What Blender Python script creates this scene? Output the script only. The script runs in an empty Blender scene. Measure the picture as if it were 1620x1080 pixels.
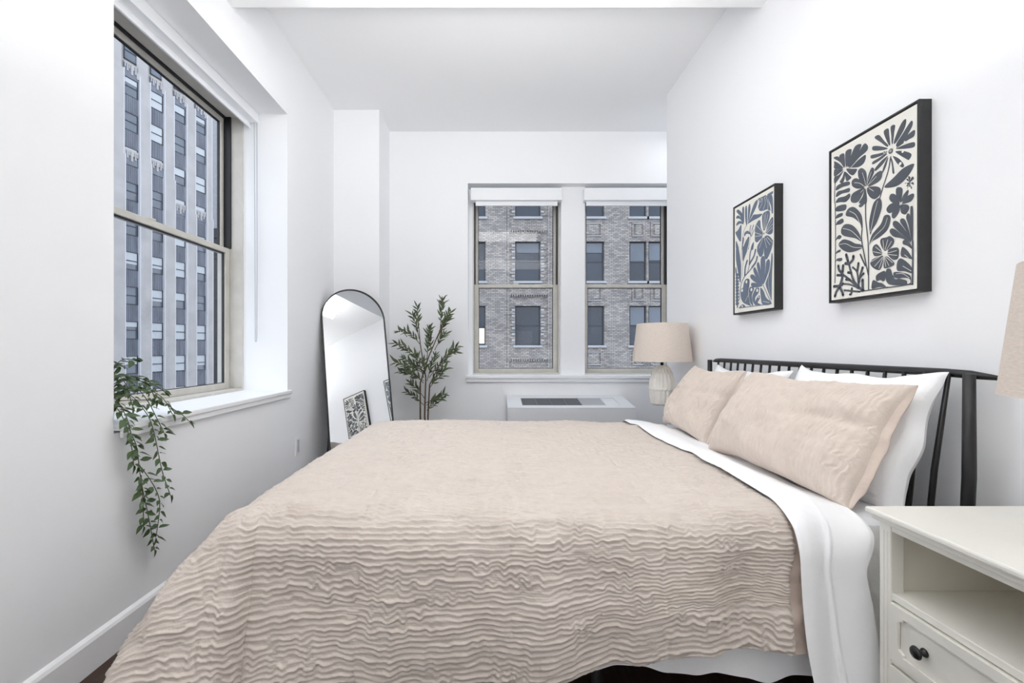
import bpy, bmesh, math, random
import numpy as np
from mathutils import Vector, Matrix
random.seed(7); rng = np.random.RandomState(11)
SC = bpy.context.scene
COL = SC.collection
H = 1.12                                   # height of the camera above the floor
# ------------------------------------------------------------------ camera
cam_data = bpy.data.cameras.new('camera'); cam = bpy.data.objects.new('camera', cam_data)
COL.objects.link(cam); SC.camera = cam
cam.location = (0, 0, H); cam.rotation_euler = (math.pi/2, 0, 0)
cam_data.sensor_width = 36; cam_data.lens = 16.0
cam_data.shift_x = 30/1620; cam_data.shift_y = 10/1620
cam_data.clip_start = 0.05; cam_data.clip_end = 400
# ------------------------------------------------------------------ light
W_ = bpy.data.worlds.new('overcast_sky'); SC.world = W_; W_.use_nodes = True
nt = W_.node_tree; bg = nt.nodes['Background']
tc = nt.nodes.new('ShaderNodeTexCoord'); sep = nt.nodes.new('ShaderNodeSeparateXYZ')
rmp = nt.nodes.new('ShaderNodeValToRGB'); nt.links.new(tc.outputs['Generated'], sep.inputs[0])
nt.links.new(sep.outputs['Z'], rmp.inputs[0]); nt.links.new(rmp.outputs[0], bg.inputs[0])
rmp.color_ramp.elements[0].position = 0.0; rmp.color_ramp.elements[0].color = (.90, .94, 1, 1)
rmp.color_ramp.elements[1].position = 0.9; rmp.color_ramp.elements[1].color = (.78, .87, 1, 1)
bg.inputs[1].default_value = 1.4
def area(name, loc, rot, sx, sy, power, color, spread=180):
    d = bpy.data.lights.new(name, 'AREA'); d.shape = 'RECTANGLE'; d.size = sx; d.size_y = sy
    d.energy = power; d.color = color; d.spread = math.radians(spread)
    o = bpy.data.objects.new(name, d); COL.objects.link(o); o.location = loc; o.rotation_euler = rot
    return o
area('soffit_fill_far', (-.1, 2.2, 2.92), (math.radians(36), 0, 0), 1.6, .3, 11, (1, .99, .975))  # added fill without a fixture, brightens the low far wall
area('bounce_fill', (0.15, .35, 1.9), (math.radians(180), 0, 0), 1.3, 1.3, 32, (1, .99, .97))  # unseen fill aimed up, stands in for flash bounced off the ceiling
area('back_fill', (-.1, -2.3, .95), (math.radians(90), 0, 0), 2.2, 1.2, 6.5, (1, .99, .975))  # made-up frontal fill behind the camera, lifts the hanging sheet and far wall
area('far_ceiling_fill', (-.05, 1.85, 2.50), (math.radians(122), 0, 0), 1.8, .2, 3.2, (1, .99, .975), 110)  # extra fill above the frame, added to lighten the far ceiling
area('alcove_fill', (1.85, 3.98, 3.15), (0, 0, 0), .5, .5, 1.2, (.97, .985, 1))  # invented fill hidden behind the wall corner, no real lamp there
SC.cycles.max_bounces = 16; SC.cycles.diffuse_bounces = 12; SC.cycles.transparent_max_bounces = 16
SC.view_settings.view_transform = 'Standard'; SC.view_settings.look = 'None'
SC.view_settings.gamma = 1; SC.view_settings.use_curve_mapping = False
SC.view_settings.exposure = 0.66
# ------------------------------------------------------------------ materials
def lin(c):
    return tuple((v/255/12.92 if v/255 <= .04045 else ((v/255+.055)/1.055)**2.4) for v in c)
def mat(name, col, rough=.6, metal=0, noise=0, nscale=20, bump=0, bscale=60, spec=.5, sheen=0, stretch=None, detail=4):
    m = bpy.data.materials.new(name); m.use_nodes = True
    t = m.node_tree; b = t.nodes['Principled BSDF']
    c = lin(col) + (1,)
    b.inputs['Base Color'].default_value = c; b.inputs['Roughness'].default_value = rough
    b.inputs['Metallic'].default_value = metal; b.inputs['Specular IOR Level'].default_value = spec
    if sheen: b.inputs['Sheen Weight'].default_value = sheen
    co = t.nodes.new('ShaderNodeTexCoord'); src = co.outputs['Object']
    if stretch:
        mp = t.nodes.new('ShaderNodeMapping'); mp.inputs['Scale'].default_value = stretch
        t.links.new(src, mp.inputs[0]); src = mp.outputs[0]
    if noise:
        n = t.nodes.new('ShaderNodeTexNoise'); n.inputs['Scale'].default_value = nscale; n.inputs['Detail'].default_value = detail
        t.links.new(src, n.inputs['Vector'])
        r = t.nodes.new('ShaderNodeValToRGB'); t.links.new(n.outputs[0], r.inputs[0])
        r.color_ramp.elements[0].position = .25; r.color_ramp.elements[1].position = .75
        r.color_ramp.elements[0].color = tuple(max(0, v*(1-noise)) for v in c[:3]) + (1,)
        r.color_ramp.elements[1].color = tuple(min(1, v*(1+noise)) for v in c[:3]) + (1,)
        t.links.new(r.outputs[0], b.inputs['Base Color'])
    if bump:
        n = t.nodes.new('ShaderNodeTexNoise'); n.inputs['Scale'].default_value = bscale; n.inputs['Detail'].default_value = 3
        t.links.new(src, n.inputs['Vector'])
        bp = t.nodes.new('ShaderNodeBump'); bp.inputs['Strength'].default_value = bump; bp.inputs['Distance'].default_value = .01
        t.links.new(n.outputs[0], bp.inputs['Height']); t.links.new(bp.outputs[0], b.inputs['Normal'])
    return m
M = {}
M['wall'] = mat('wall_paint', (243, 244, 246), .75, bump=.03, bscale=200, spec=.25)
M['ceil'] = mat('ceiling_paint', (244, 245, 246), .85, bump=.02, bscale=200, spec=.2)
M['trim'] = mat('trim_paint', (241, 242, 244), .45, spec=.4)
M['plank'] = mat('walnut_plank', (58, 38, 28), .4, noise=.5, nscale=9, stretch=(9, .8, 1))
M['sub'] = mat('subfloor', (24, 18, 14), .8)
M['alum'] = mat('beige_aluminium', (202, 199, 192), .5, noise=.08, nscale=12)
M['track'] = mat('black_track', (22, 23, 26), .5)
M['blind'] = mat('blind_white', (238, 240, 243), .6)
M['outlet'] = mat('outlet_grey', (205, 205, 212), .4)
M['cord'] = mat('cord_grey', (176, 178, 184), .6)
M['black'] = mat('black_metal', (26, 26, 27), .38, metal=.0, noise=.15, nscale=40)
M['pframe'] = mat('black_wood_frame', (38, 38, 39), .5, noise=.25, nscale=30, stretch=(1, 8, 1))
M['canvas'] = mat('canvas', (236, 234, 226), .85, bump=.1, bscale=900)
M['ink'] = mat('grey_ink', (83, 88, 96), .8)
M['ink2'] = mat('blue_grey_ink', (104, 116, 134), .8)
M['duvet'] = mat('ruched_linen', (208, 198, 189), .85, noise=.04, nscale=35, bump=.15, bscale=160, spec=.2, sheen=.15)
M['satin'] = mat('satin_lining', (208, 192, 180), .42, noise=.04, nscale=10, bump=.3, bscale=25)
M['beige'] = mat('ruched_pillow_linen', (214, 201, 190), .85, noise=.04, nscale=35, bump=.12, bscale=160, spec=.2, sheen=.15)
M['white'] = mat('white_cotton', (246, 247, 249), .8, bump=.18, bscale=40, spec=.2, sheen=.1)
M['white2'] = mat('white_fitted_cotton', (232, 233, 237), .8, bump=.15, bscale=30, spec=.2)
M['furn'] = mat('ivory_furniture', (229, 227, 219), .42, noise=.02, nscale=6)
M['furnin'] = mat('ivory_inside', (215, 210, 198), .55, noise=.03, nscale=6)
M['shade'] = mat('linen_shade', (222, 210, 199), .9, noise=.09, nscale=60, bump=.3, bscale=400, stretch=(1, 1, 6))
M['shadein'] = mat('shade_inner', (232, 226, 218), .9)
M['ceramic'] = mat('ribbed_ceramic', (240, 236, 228), .45, noise=.08, nscale=25)
M['leaf'] = mat('vine_leaf', (60, 84, 42), .45, noise=.35, nscale=14)
M['stem'] = mat('vine_stem', (70, 66, 38), .6)
M['oleaf'] = mat('olive_leaf', (84, 98, 62), .5, noise=.4, nscale=11)
M['oleaf2'] = mat('olive_leaf_dark', (54, 64, 46), .5, noise=.3, nscale=11)
M['bark'] = mat('olive_bark', (96, 78, 58), .8, noise=.3, nscale=30)
M['olive'] = mat('olive_fruit', (32, 32, 30), .4)
M['pot'] = mat('pot_glaze', (222, 222, 220), .4)
M['soil'] = mat('soil', (52, 40, 32), .95, bump=.8, bscale=80)
M['ac'] = mat('ac_enamel', (224, 226, 229), .45)
M['acgrille'] = mat('ac_grille', (110, 112, 116), .5)
M['acgrille2'] = mat('ac_grille_light', (176, 178, 182), .5)
M['acdark'] = mat('ac_inside', (38, 39, 42), .7)
M['limestone'] = mat('limestone_pier', (182, 179, 178), .85, noise=.12, nscale=.6, detail=8)
M['edge'] = mat('pier_edge_pale', (216, 217, 222), .8)
M['spandrel'] = mat('cast_spandrel', (122, 127, 138), .7, noise=.25, nscale=1.5, stretch=(1, 1, .2))
M['exglass'] = mat('far_window_glass', (92, 102, 116), .1, noise=.25, nscale=.5, spec=.8)
M['exglass2'] = mat('far_window_glass_dark', (42, 52, 66), .12, noise=.3, nscale=.4, spec=.6)
M['exframe'] = mat('far_window_frame', (62, 66, 74), .6)
M['exblind'] = mat('far_blind', (200, 205, 210), .8)
M['stone'] = mat('stone_sill', (176, 178, 182), .8, noise=.1, nscale=2)
M['dark_tower'] = mat('dark_tower_glass', (46, 50, 58), .35, noise=.2, nscale=.3)
M['asphalt'] = mat('asphalt', (70, 72, 76), .9, noise=.1, nscale=.5)
def emit(name, col, s):
    m = mat(name, col, .6); b = m.node_tree.nodes['Principled BSDF']
    b.inputs['Emission Color'].default_value = lin(col) + (1,); b.inputs['Emission Strength'].default_value = s
    return m
M['lit'] = emit('lit_window', (255, 240, 206), 1.1)
def glass(name, tint, f):
    m = bpy.data.materials.new(name); m.use_nodes = True; t = m.node_tree
    t.nodes.remove(t.nodes['Principled BSDF']); out = t.nodes['Material Output']
    tr = t.nodes.new('ShaderNodeBsdfTransparent'); tr.inputs[0].default_value = tint + (1,)
    gl = t.nodes.new('ShaderNodeBsdfGlossy'); gl.inputs['Roughness'].default_value = .0
    fr = t.nodes.new('ShaderNodeFresnel'); fr.inputs[0].default_value = f
    mx = t.nodes.new('ShaderNodeMixShader'); t.links.new(fr.outputs[0], mx.inputs[0])
    t.links.new(tr.outputs[0], mx.inputs[1]); t.links.new(gl.outputs[0], mx.inputs[2]); t.links.new(mx.outputs[0], out.inputs[0])
    return m
M['glass'] = glass('window_glass', (.93, .96, 1), 1.35)
m = mat('mirror_silver', (226, 228, 230), .0, metal=1); M['mirror'] = m
def brickmat():
    m = mat('grey_tan_brick', (150, 145, 142), .9); t = m.node_tree; b = t.nodes['Principled BSDF']
    co = t.nodes.new('ShaderNodeTexCoord'); mp = t.nodes.new('ShaderNodeMapping'); mp.inputs['Rotation'].default_value = (math.pi/2, 0, 0)
    t.links.new(co.outputs['Object'], mp.inputs[0])
    br = t.nodes.new('ShaderNodeTexBrick'); t.links.new(mp.outputs[0], br.inputs['Vector'])
    br.inputs['Color1'].default_value = lin((158, 152, 146)) + (1,); br.inputs['Color2'].default_value = lin((116, 112, 110)) + (1,)
    br.inputs['Mortar'].default_value = lin((96, 95, 97)) + (1,)
    br.inputs['Scale'].default_value = 1; br.inputs['Brick Width'].default_value = .24; br.inputs['Row Height'].default_value = .085
    br.inputs['Mortar Size'].default_value = .012; br.inputs['Bias'].default_value = -.1
    n = t.nodes.new('ShaderNodeTexNoise'); n.inputs['Scale'].default_value = .7; n.inputs['Detail'].default_value = 5
    t.links.new(mp.outputs[0], n.inputs['Vector'])
    mr = t.nodes.new('ShaderNodeMapRange'); mr.inputs['To Min'].default_value = .75; mr.inputs['To Max'].default_value = 1.9
    t.links.new(n.outputs[0], mr.inputs[0])
    mx = t.nodes.new('ShaderNodeMix'); mx.data_type = 'RGBA'; mx.blend_type = 'MULTIPLY'; mx.inputs[0].default_value = 1
    t.links.new(br.outputs[0], mx.inputs[6]); t.links.new(mr.outputs[0], mx.inputs[7]); t.links.new(mx.outputs[2], b.inputs['Base Color'])
    return m
M['brick'] = brickmat()
# ------------------------------------------------------------------ mesh helpers
class MB:
    def __init__(s): s.v = []; s.f = []
    def add(s, vs, fs):
        o = len(s.v); s.v += [tuple(p) for p in vs]; s.f += [tuple(i+o for i in f) for f in fs]; return s
    def box(s, x0, x1, y0, y1, z0, z1):
        if x0 > x1: x0, x1 = x1, x0
        if y0 > y1: y0, y1 = y1, y0
        if z0 > z1: z0, z1 = z1, z0
        return s.add([(x0,y0,z0),(x1,y0,z0),(x1,y1,z0),(x0,y1,z0),(x0,y0,z1),(x1,y0,z1),(x1,y1,z1),(x0,y1,z1)],
                     [(0,3,2,1),(4,5,6,7),(0,1,5,4),(1,2,6,5),(2,3,7,6),(3,0,4,7)])
    def tube(s, pts, r, n=8, closed=False):
        P = [Vector(p) for p in pts]; rs = r if isinstance(r, (list, tuple)) else [r]*len(P)
        rings = []; up = None
        for i, p in enumerate(P):
            if closed: d = P[(i+1) % len(P)]-P[i-1]
            else: d = P[min(i+1, len(P)-1)]-P[max(i-1, 0)]
            d.normalize()
            if up is None:
                up = Vector((0,0,1)) if abs(d.z) < .9 else Vector((1,0,0))
            a = d.cross(up)
            if a.length < 1e-5: a = d.cross(Vector((0,1,0)))
            a.normalize(); b_ = a.cross(d).normalized(); up = b_
            rings.append([p+(a*math.cos(t)+b_*math.sin(t))*rs[i] for t in [2*math.pi*k/n for k in range(n)]])
        vs = [q for R in rings for q in R]; fs = []
        m = len(P); last = m if closed else m-1
        for i in range(last):
            for k in range(n):
                a0 = i*n+k; a1 = i*n+(k+1) % n; j = (i+1) % m
                fs.append((a0, j*n+k, j*n+(k+1) % n, a1))
        if not closed: fs.append(tuple(range(n))); fs.append(tuple((m-1)*n+k for k in reversed(range(n))))
        return s.add(vs, fs)
    def lathe(s, prof, n=32, c=(0,0,0), fn=None):
        vs = []; fs = []
        for i, (r, z) in enumerate(prof):
            for k in range(n):
                t = 2*math.pi*k/n; rr = r if fn is None else fn(r, z, t)
                vs.append((c[0]+rr*math.cos(t), c[1]+rr*math.sin(t), c[2]+z))
        for i in range(len(prof)-1):
            for k in range(n):
                fs.append((i*n+k, i*n+(k+1) % n, (i+1)*n+(k+1) % n, (i+1)*n+k))
        fs.append(tuple(reversed(range(n)))); fs.append(tuple((len(prof)-1)*n+k for k in range(n)))
        return s.add(vs, fs)
    def build(s, name, m, parent=None, smooth=False, bevel=0):
        me = bpy.data.meshes.new(name); me.from_pydata(s.v, [], s.f); me.update()
        return link(name, me, m, parent, smooth, bevel)
def link(name, me, m, parent=None, smooth=False, bevel=0):
    if m is not None: me.materials.append(M[m])
    if smooth: me.shade_smooth() if hasattr(me, 'shade_smooth') else None
    o = bpy.data.objects.new(name, me); COL.objects.link(o)
    if bevel:
        b = o.modifiers.new('bevel', 'BEVEL'); b.width = bevel; b.segments = 2; b.limit_method = 'ANGLE'
    if parent is not None: adopt(o, parent)
    return o
def worldloc(o):
    v = Vector((0,0,0))
    while o is not None:
        if o.parent is None: v = v+o.location
        o = o.parent
    return v
def adopt(o, parent):
    o.parent = parent; r = parent
    while r.parent is not None: r = r.parent
    # meshes are written in world coordinates; top-level empties sit at the thing's base
    o.matrix_parent_inverse = Matrix.Translation(-r.location) if parent is r else Matrix.Identity(4)
def thing(name, loc, label, cat, group=None):
    o = bpy.data.objects.new(name, None); COL.objects.link(o); o.location = loc; o.empty_display_size = .1
    return tag(o, label, cat, group)
def tag(o, label=None, cat=None, group=None, kind=None):
    if label: o['label'] = label
    if cat: o['category'] = cat
    if group: o['group'] = group
    if kind: o['kind'] = kind
    return o
def struct(o, label=None, cat='wall'):
    o['kind'] = 'structure'
    if label: o['label'] = label; o['category'] = cat
    return o
def copy_tree(o, parent=None):
    c = o.copy(); COL.objects.link(c)
    if parent is not None: c.parent = parent
    for ch in list(o.children): copy_tree(ch, c)
    return c
def grid_obj(name, P, m, parent=None, wrap=False):
    nu, nv = P.shape[:2]
    me = bpy.data.meshes.new(name); me.vertices.add(nu*nv); me.vertices.foreach_set('co', P.reshape(-1).astype(np.float32))
    i, j = np.meshgrid(np.arange(nu-1), np.arange(nv-1), indexing='ij'); a = (i*nv+j).ravel()
    F = np.stack([a, a+nv, a+nv+1, a+1], 1); nf = len(F)
    me.loops.add(nf*4); me.loops.foreach_set('vertex_index', F.ravel().astype(np.int32))
    me.polygons.add(nf); me.polygons.foreach_set('loop_start', (np.arange(nf)*4).astype(np.int32))
    me.update(calc_edges=True); me.validate()
    me.polygons.foreach_set('use_smooth', np.ones(nf, dtype=bool))
    return link(name, me, m, parent)
_lat = {}
def vn(x, y, seed=0):
    if seed not in _lat: _lat[seed] = np.random.RandomState(seed+100).rand(256, 256)*2-1
    L = _lat[seed]; xi = np.floor(x).astype(int); yi = np.floor(y).astype(int)
    fx = x-xi; fy = y-yi; fx = fx*fx*(3-2*fx); fy = fy*fy*(3-2*fy)
    g = lambda a, b: L[a % 256, b % 256]
    return (g(xi,yi)*(1-fx)+g(xi+1,yi)*fx)*(1-fy)+(g(xi,yi+1)*(1-fx)+g(xi+1,yi+1)*fx)*fy
def ruche(s, t, sp=.024, amp=.0045, seed=0):
    """gathered cloth: wavering pleat lines that run along s, spaced sp apart in t"""
    wig = (.35+.65*np.clip(.5+.9*vn(s/.15, t/.09, seed+7), 0, 1))
    ph = t/sp+.66*wig*vn(s/.0150, t/.045, seed)+.38*wig*vn(s/.035, t/.03, seed+1)+.40*vn(s/.3, t/.12, seed+2)
    k = np.floor(ph); fr = ph-k
    a = .78+.55*vn(s/.09, k*1.7, seed+3)+.25*vn(s/.03, k*3.1, seed+4)
    a = np.clip(a, .15, 1.4)
    prof = np.where(fr < .76, (fr/.76)**2.0, ((1-fr)/.24)**1.0)
    ph2 = t/(sp*.43)+.35*vn(s/.025, t/.04, seed+5); fr2 = np.abs((ph2 % 1)*2-1)
    return amp*(prof*a+.28*fr2*(1-.5*a))+.0025*vn(s/.03, t/.03, seed+6)
def normals(P):
    du = np.gradient(P, axis=0); dv = np.gradient(P, axis=1); n = np.cross(du, dv)
    return n/np.maximum(np.linalg.norm(n, axis=2, keepdims=True), 1e-9)
def holed(mb, tr, a0, a1, z0, z1, d, holes):
    """slab a0..a1 x z0..z1, depth 0..d, with rectangular holes; tr(a, depth, z) -> world point"""
    A = sorted(set([a0, a1]+[v for h in holes for v in h[:2] if a0 < v < a1])); Z = sorted(set([z0, z1]+[v for h in holes for v in h[2:] if z0 < v < z1]))
    def q(*p): mb.add([tr(*c) for c in p], [(0,1,2,3)])
    for i in range(len(A)-1):
        for j in range(len(Z)-1):
            ca, cz = (A[i]+A[i+1])/2, (Z[j]+Z[j+1])/2
            if any(h[0] < ca < h[1] and h[2] < cz < h[3] for h in holes): continue
            for dd in (0, d): q((A[i],dd,Z[j]),(A[i+1],dd,Z[j]),(A[i+1],dd,Z[j+1]),(A[i],dd,Z[j+1]))
    for (p, r, s_, t) in holes+[(a0, a1, z0, z1)]:
        q((p,0,s_),(p,d,s_),(p,d,t),(p,0,t)); q((r,0,s_),(r,d,s_),(r,d,t),(r,0,t))
        q((p,0,s_),(r,0,s_),(r,d,s_),(p,d,s_)); q((p,0,t),(r,0,t),(r,d,t),(p,d,t))
# ------------------------------------------------------------------ the room
XL, XR, YB, YN = -1.40, 1.44, 4.40, -2.6
CZ, SZ = 3.21, 2.944
mb = MB(); mb.box(-1.9, 2.3, YN-.1, 4.85, -.12, -.021)
floor = struct(mb.build('floor', 'sub'), 'dark walnut plank floor', 'floor')
mb0 = None
pw = .125; k = 0; x = XL
pl_mesh = {}
while x < 2.2:
    y = YN - random.random()*1.2
    while y < 4.4:
        L = random.choice([1.0, 1.25, 1.5]); y0 = max(y, YN); y1 = min(y+L, 4.4)
        if y1-y0 > .05:
            dz = random.uniform(-.0008, 0)
            MB().box(x+.001, min(x+pw-.001, 2.2), y0+.001, y1-.001, -.02, dz).build('floorboard', 'plank', floor)
        y += L
    x += pw
mb = MB(); SILL = H-.288; WT = 2.71
holed(mb, lambda a, d, z: (XL-d, a, z), YN, YB, 0, 3.3, .42, [(1.68, 3.10, SILL-.03, WT)])
struct(mb.build('wall_left', 'wall'), 'white left wall with a deep window opening', 'wall')
mb = MB(); mb.box(XL, -1.0, 4.0, YB, 0, CZ)
struct(mb.build('wall_column', 'wall'), 'white boxed column in the far left corner', 'wall')
mb = MB(); BS = H-.267
holed(mb, lambda a, d, z: (a, YB+d, z), -1.82, 2.3, 0, 3.3, .36, [(-.244, 1.80, BS-.03, WT)])
struct(mb.build('wall_back', 'wall'), 'white far wall with two windows side by side', 'wall')
mb = MB(); mb.box(XR, 2.2, YN, 3.77, 0, 3.25)
struct(mb.build('wall_right', 'wall'), 'white wall behind the headboard', 'wall')
mb = MB(); mb.box(2.2, 2.35, 3.77, YB, 0, 3.25)
struct(mb.build('wall_alcove', 'wall'))
mb = MB(); mb.box(-1.82, 2.3, YN-.15, YN, 0, 3.25)
struct(mb.build('wall_near', 'wall'))
mb = MB(); mb.box(-1.82, 2.3, 2.44, YB+.36, CZ, CZ+.1); struct(mb.build('ceiling', 'ceil'), 'white ceiling over the far end of the room', 'ceiling')
mb = MB(); mb.box(XL, 2.2, YN, 2.44, SZ, CZ+.1); struct(mb.build('ceiling_soffit', 'ceil'), 'lower white ceiling nearest the viewer', 'ceiling')
mb = MB(); mb.box(.673, .908, 4.495, 4.76, BS-.03, WT); struct(mb.build('trim_1', 'trim'), 'white pier between the two far windows', 'trim')
def baseboard(name, pts):
    mb = MB()
    for (x0, y0, x1, y1, nx, ny) in pts:
        prof = [(0, 0), (.016, 0), (.016, .105), (.011, .116), (.006, .121), (0, .125)]
        vs = [(a+nx*d, b+ny*d, z) for (a, b) in ((x0, y0), (x1, y1)) for d, z in prof]; n = len(prof)
        mb.add(vs, [(i, i+1, n+i+1, n+i) for i in range(n-1)]+[tuple(range(n)), tuple(range(2*n-1, n-1, -1))])
    return struct(mb.build(name, 'trim'), 'tall white baseboard', 'baseboard')
baseboard('baseboard_left', [(XL, YN, XL, 3.984, 1, 0)])['label'] = 'tall white baseboard along the left wall'
baseboard('baseboard_back', [(XL, 4.0, -1.0, 4.0, 0, -1), (-1.0, 4.0, -1.0, YB, 1, 0), (-1.0, YB, 2.2, YB, 0, -1)])['label'] = 'tall white baseboard along the far wall'
baseboard('baseboard_right', [(XR, 3.77, XR, YN, -1, 0)])['label'] = 'tall white baseboard behind the bed'
# sills
mb = MB(); mb.box(-1.70, -1.375, 1.695, 3.12, SILL-.022, SILL)
sill = struct(mb.build('trim_2', 'trim', bevel=.003), 'white sill board of the left window', 'window sill')
MB().box(-1.395, -1.382, 1.70, 3.11, SILL-.05, SILL-.022).build('apron', 'trim', sill, bevel=.003)
mb = MB(); mb.box(-.262, 1.80, 4.362, 4.58, BS-.028, BS)
sill2 = struct(mb.build('trim_3', 'trim', bevel=.003), 'white sill board under the two far windows', 'window sill')
MB().box(-.255, 1.80, 4.376, 4.398, BS-.062, BS-.028).build('apron', 'trim', sill2, bevel=.003)
# windows: local a across, d outwards, z
def window(n, tr, w0, w1, z0, z1, zm, label, st=.045):
    def bx(mb, a0, a1, d0, d1, q0, q1):
        p = tr(a0, d0, q0); r = tr(a1, d1, q1); mb.box(p[0], r[0], p[1], r[1], q0, q1)
    f = MB()
    bx(f, w0, w0+.012, 0, .17, z0, z1); bx(f, w1-.012, w1, 0, .17, z0, z1)
    bx(f, w0+.012, w1-.012, 0, .17, z1-.03, z1); bx(f, w0+.012, w1-.012, 0, .17, z0, z0+.014)
    root = struct(f.build('window_%d' % n, 'alum'), label, 'window')
    t = MB()
    for e0, e1 in ((w0+.012, w0+.024), (w1-.024, w1-.012)): bx(t, e0, e1, .075, .16, zm+.02, z1-.03)
    bx(t, w0+.024, w1-.024, .105, .12, z1-.042, z1-.03)
    t.build('sash_track', 'track', root)
    for nm, q0, q1, d0, d1 in (('lower_sash', z0+.014, zm+.02, .085, .115), ('upper_sash', zm-.015, z1-.042, .12, .15)):
        s = MB(); a0, a1 = w0+.024 - (.010 if nm[0] == 'l' else 0), w1-.024+(.010 if nm[0] == 'l' else 0)
        ir = st if nm[0] == 'l' else st*.6
        tr_, br = (.035, .04) if nm[0] == 'l' else (.03, .035)
        bx(s, a0, a0+ir, d0, d1, q0, q1); bx(s, a1-ir, a1, d0, d1, q0, q1)
        bx(s, a0+ir, a1-ir, d0, d1, q1-tr_, q1); bx(s, a0+ir, a1-ir, d0, d1, q0, q0+br)
        so = s.build(nm, 'alum', root, bevel=.003)
        g = MB(); e = .006
        for (b0, b1, c0, c1) in ((a0+ir-.001, a0+ir+e, q0+br, q1-tr_), (a1-ir-e, a1-ir+.001, q0+br, q1-tr_), (a0+ir, a1-ir, q0+br-.001, q0+br+e*.6), (a0+ir, a1-ir, q1-tr_-e, q1-tr_+.001)):
            bx(g, b0, b1, d0+.012, d1-.004, c0, c1)
        g.build('gasket', 'track', so)
        g = MB(); dd = (d0+d1)/2; P = [(a0+ir, q0+br), (a1-ir, q0+br), (a1-ir, q1-tr_), (a0+ir, q1-tr_)]
        g.add([tr(a, dd, z) for a, z in P], [(0, 1, 2, 3)]); go = g.build('pane', 'glass', so)
        if nm[0] == 'l':
            l = MB(); c = (a0+a1)/2
            bx(l, c-.025, c+.025, d0+.002, d1-.002, q1, q1+.012); l.build('sash_lock', 'alum', so, bevel=.003)
    return root
window(1, lambda a, d, z: (-1.70-d, a, z), 1.68, 3.10, SILL, WT, 1.77, 'large beige metal sash window in the left wall')
window(2, lambda a, d, z: (a, 4.57+d, z), -.205, .673, BS, WT-.02, 1.748, 'left one of the two far sash windows')
window(3, lambda a, d, z: (a, 4.57+d, z), .908, 1.786, BS, WT-.02, 1.748, 'right one of the two far sash windows, cut by the wall corner')
mb = MB(); mb.box(-.244, -.205, 4.57, 4.76, BS-.03, WT); struct(mb.build('trim_4', 'trim'))
# roller blinds
def blind(name, loc, label, cas, fab, hem, grp='white roller blinds'):
    t = thing(name, loc, label, 'blind', grp)
    c = MB(); c.box(*cas); c.build('cassette', 'blind', t, bevel=.004)
    f = MB(); f.box(*fab); fo = f.build('fabric', 'blind', t)
    h = MB(); h.box(*hem); h.build('hem_bar', 'blind', fo, bevel=.003)
    return t
lb = blind('roller_blind', (-1.64, 2.4, 2.5), 'long white roller blind rolled up over the left window, with a hanging cord',
      (-1.69, -1.59, 1.685, 3.09, H+1.522, WT-.002), (-1.645, -1.642, 1.70, 3.075, H+1.495, H+1.53), (-1.65, -1.636, 1.70, 3.075, H+1.482, H+1.496))
cd = MB(); cd.tube([(-1.60, 3.085, H+1.52), (-1.60, 3.087, H+.6), (-1.60, 3.083, H+.08), (-1.598, 3.075, H+.045), (-1.596, 3.06, H+.04), (-1.594, 3.05, H+.055), (-1.593, 3.05, H+.1), (-1.602, 3.062, H+.7), (-1.61, 3.068, H+1.52)], .0022, 6)
cd.build('cord', 'cord', lb)
blind('roller_blind', (.23, 4.45, 2.5), 'short white roller blind over the left one of the two far windows',
      (-.217, .668, 4.405, 4.49, H+1.43, H+1.55), (-.17, .63, 4.445, 4.448, H+1.40, H+1.44), (-.17, .63, 4.437, 4.455, H+1.385, H+1.402))
blind('roller_blind', (1.33, 4.45, 2.5), 'short white roller blind over the right one of the two far windows',
      (.882, 1.767, 4.405, 4.49, H+1.43, H+1.55), (.91, 1.74, 4.445, 4.448, H+1.40, H+1.44), (.91, 1.74, 4.437, 4.455, H+1.385, H+1.402))
# outlet
ot = thing('wall_outlet', (XL, 3.25, .42), 'small white outlet plate low on the left wall beyond the window', 'outlet')
MB().box(XL, XL+.007, 3.212, 3.288, .355, .485).build('cover_plate', 'trim', ot, bevel=.003)
MB().box(XL+.007, XL+.010, 3.233, 3.267, .375, .465).build('socket', 'outlet', ot, bevel=.002)
# ------------------------------------------------------------------ outside: street, office tower, brick block
mb = MB(); mb.box(-150, 150, -60, 200, -16.2, -16)
struct(mb.build('ground', 'asphalt'), 'street far below the windows', 'street')
tw = thing('office_tower', (-38, 50, -16), 'pale pier-faced office tower with dark spandrels outside the left window', 'building')
dv = Vector((.25, 1, 0)).normalized(); nv = Vector((dv.y, -dv.x, 0))     # nv points to the room
def TP(Y, out, z): return Vector((-50+.25*Y, Y, z))+nv*out
def tbox(mb, Y0, Y1, o0, o1, z0, z1):
    P = [TP(Y0,o0,z0),TP(Y1,o0,z0),TP(Y1,o1,z0),TP(Y0,o1,z0),TP(Y0,o0,z1),TP(Y1,o0,z1),TP(Y1,o1,z1),TP(Y0,o1,z1)]
    mb.add(P, [(0,3,2,1),(4,5,6,7),(0,1,5,4),(1,2,6,5),(2,3,7,6),(3,0,4,7)])
TOP = 52.0
mb = MB(); tbox(mb, 36.0, 57.6, -12, -.25, -16, TOP); mb.build('core', 'limestone', tw)
bays = [47.2+2.73*k for k in range(-4, 4)]
CR2 = 30.7
def crest(k): return 21.6 if k <= 1 else 17.7
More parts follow.
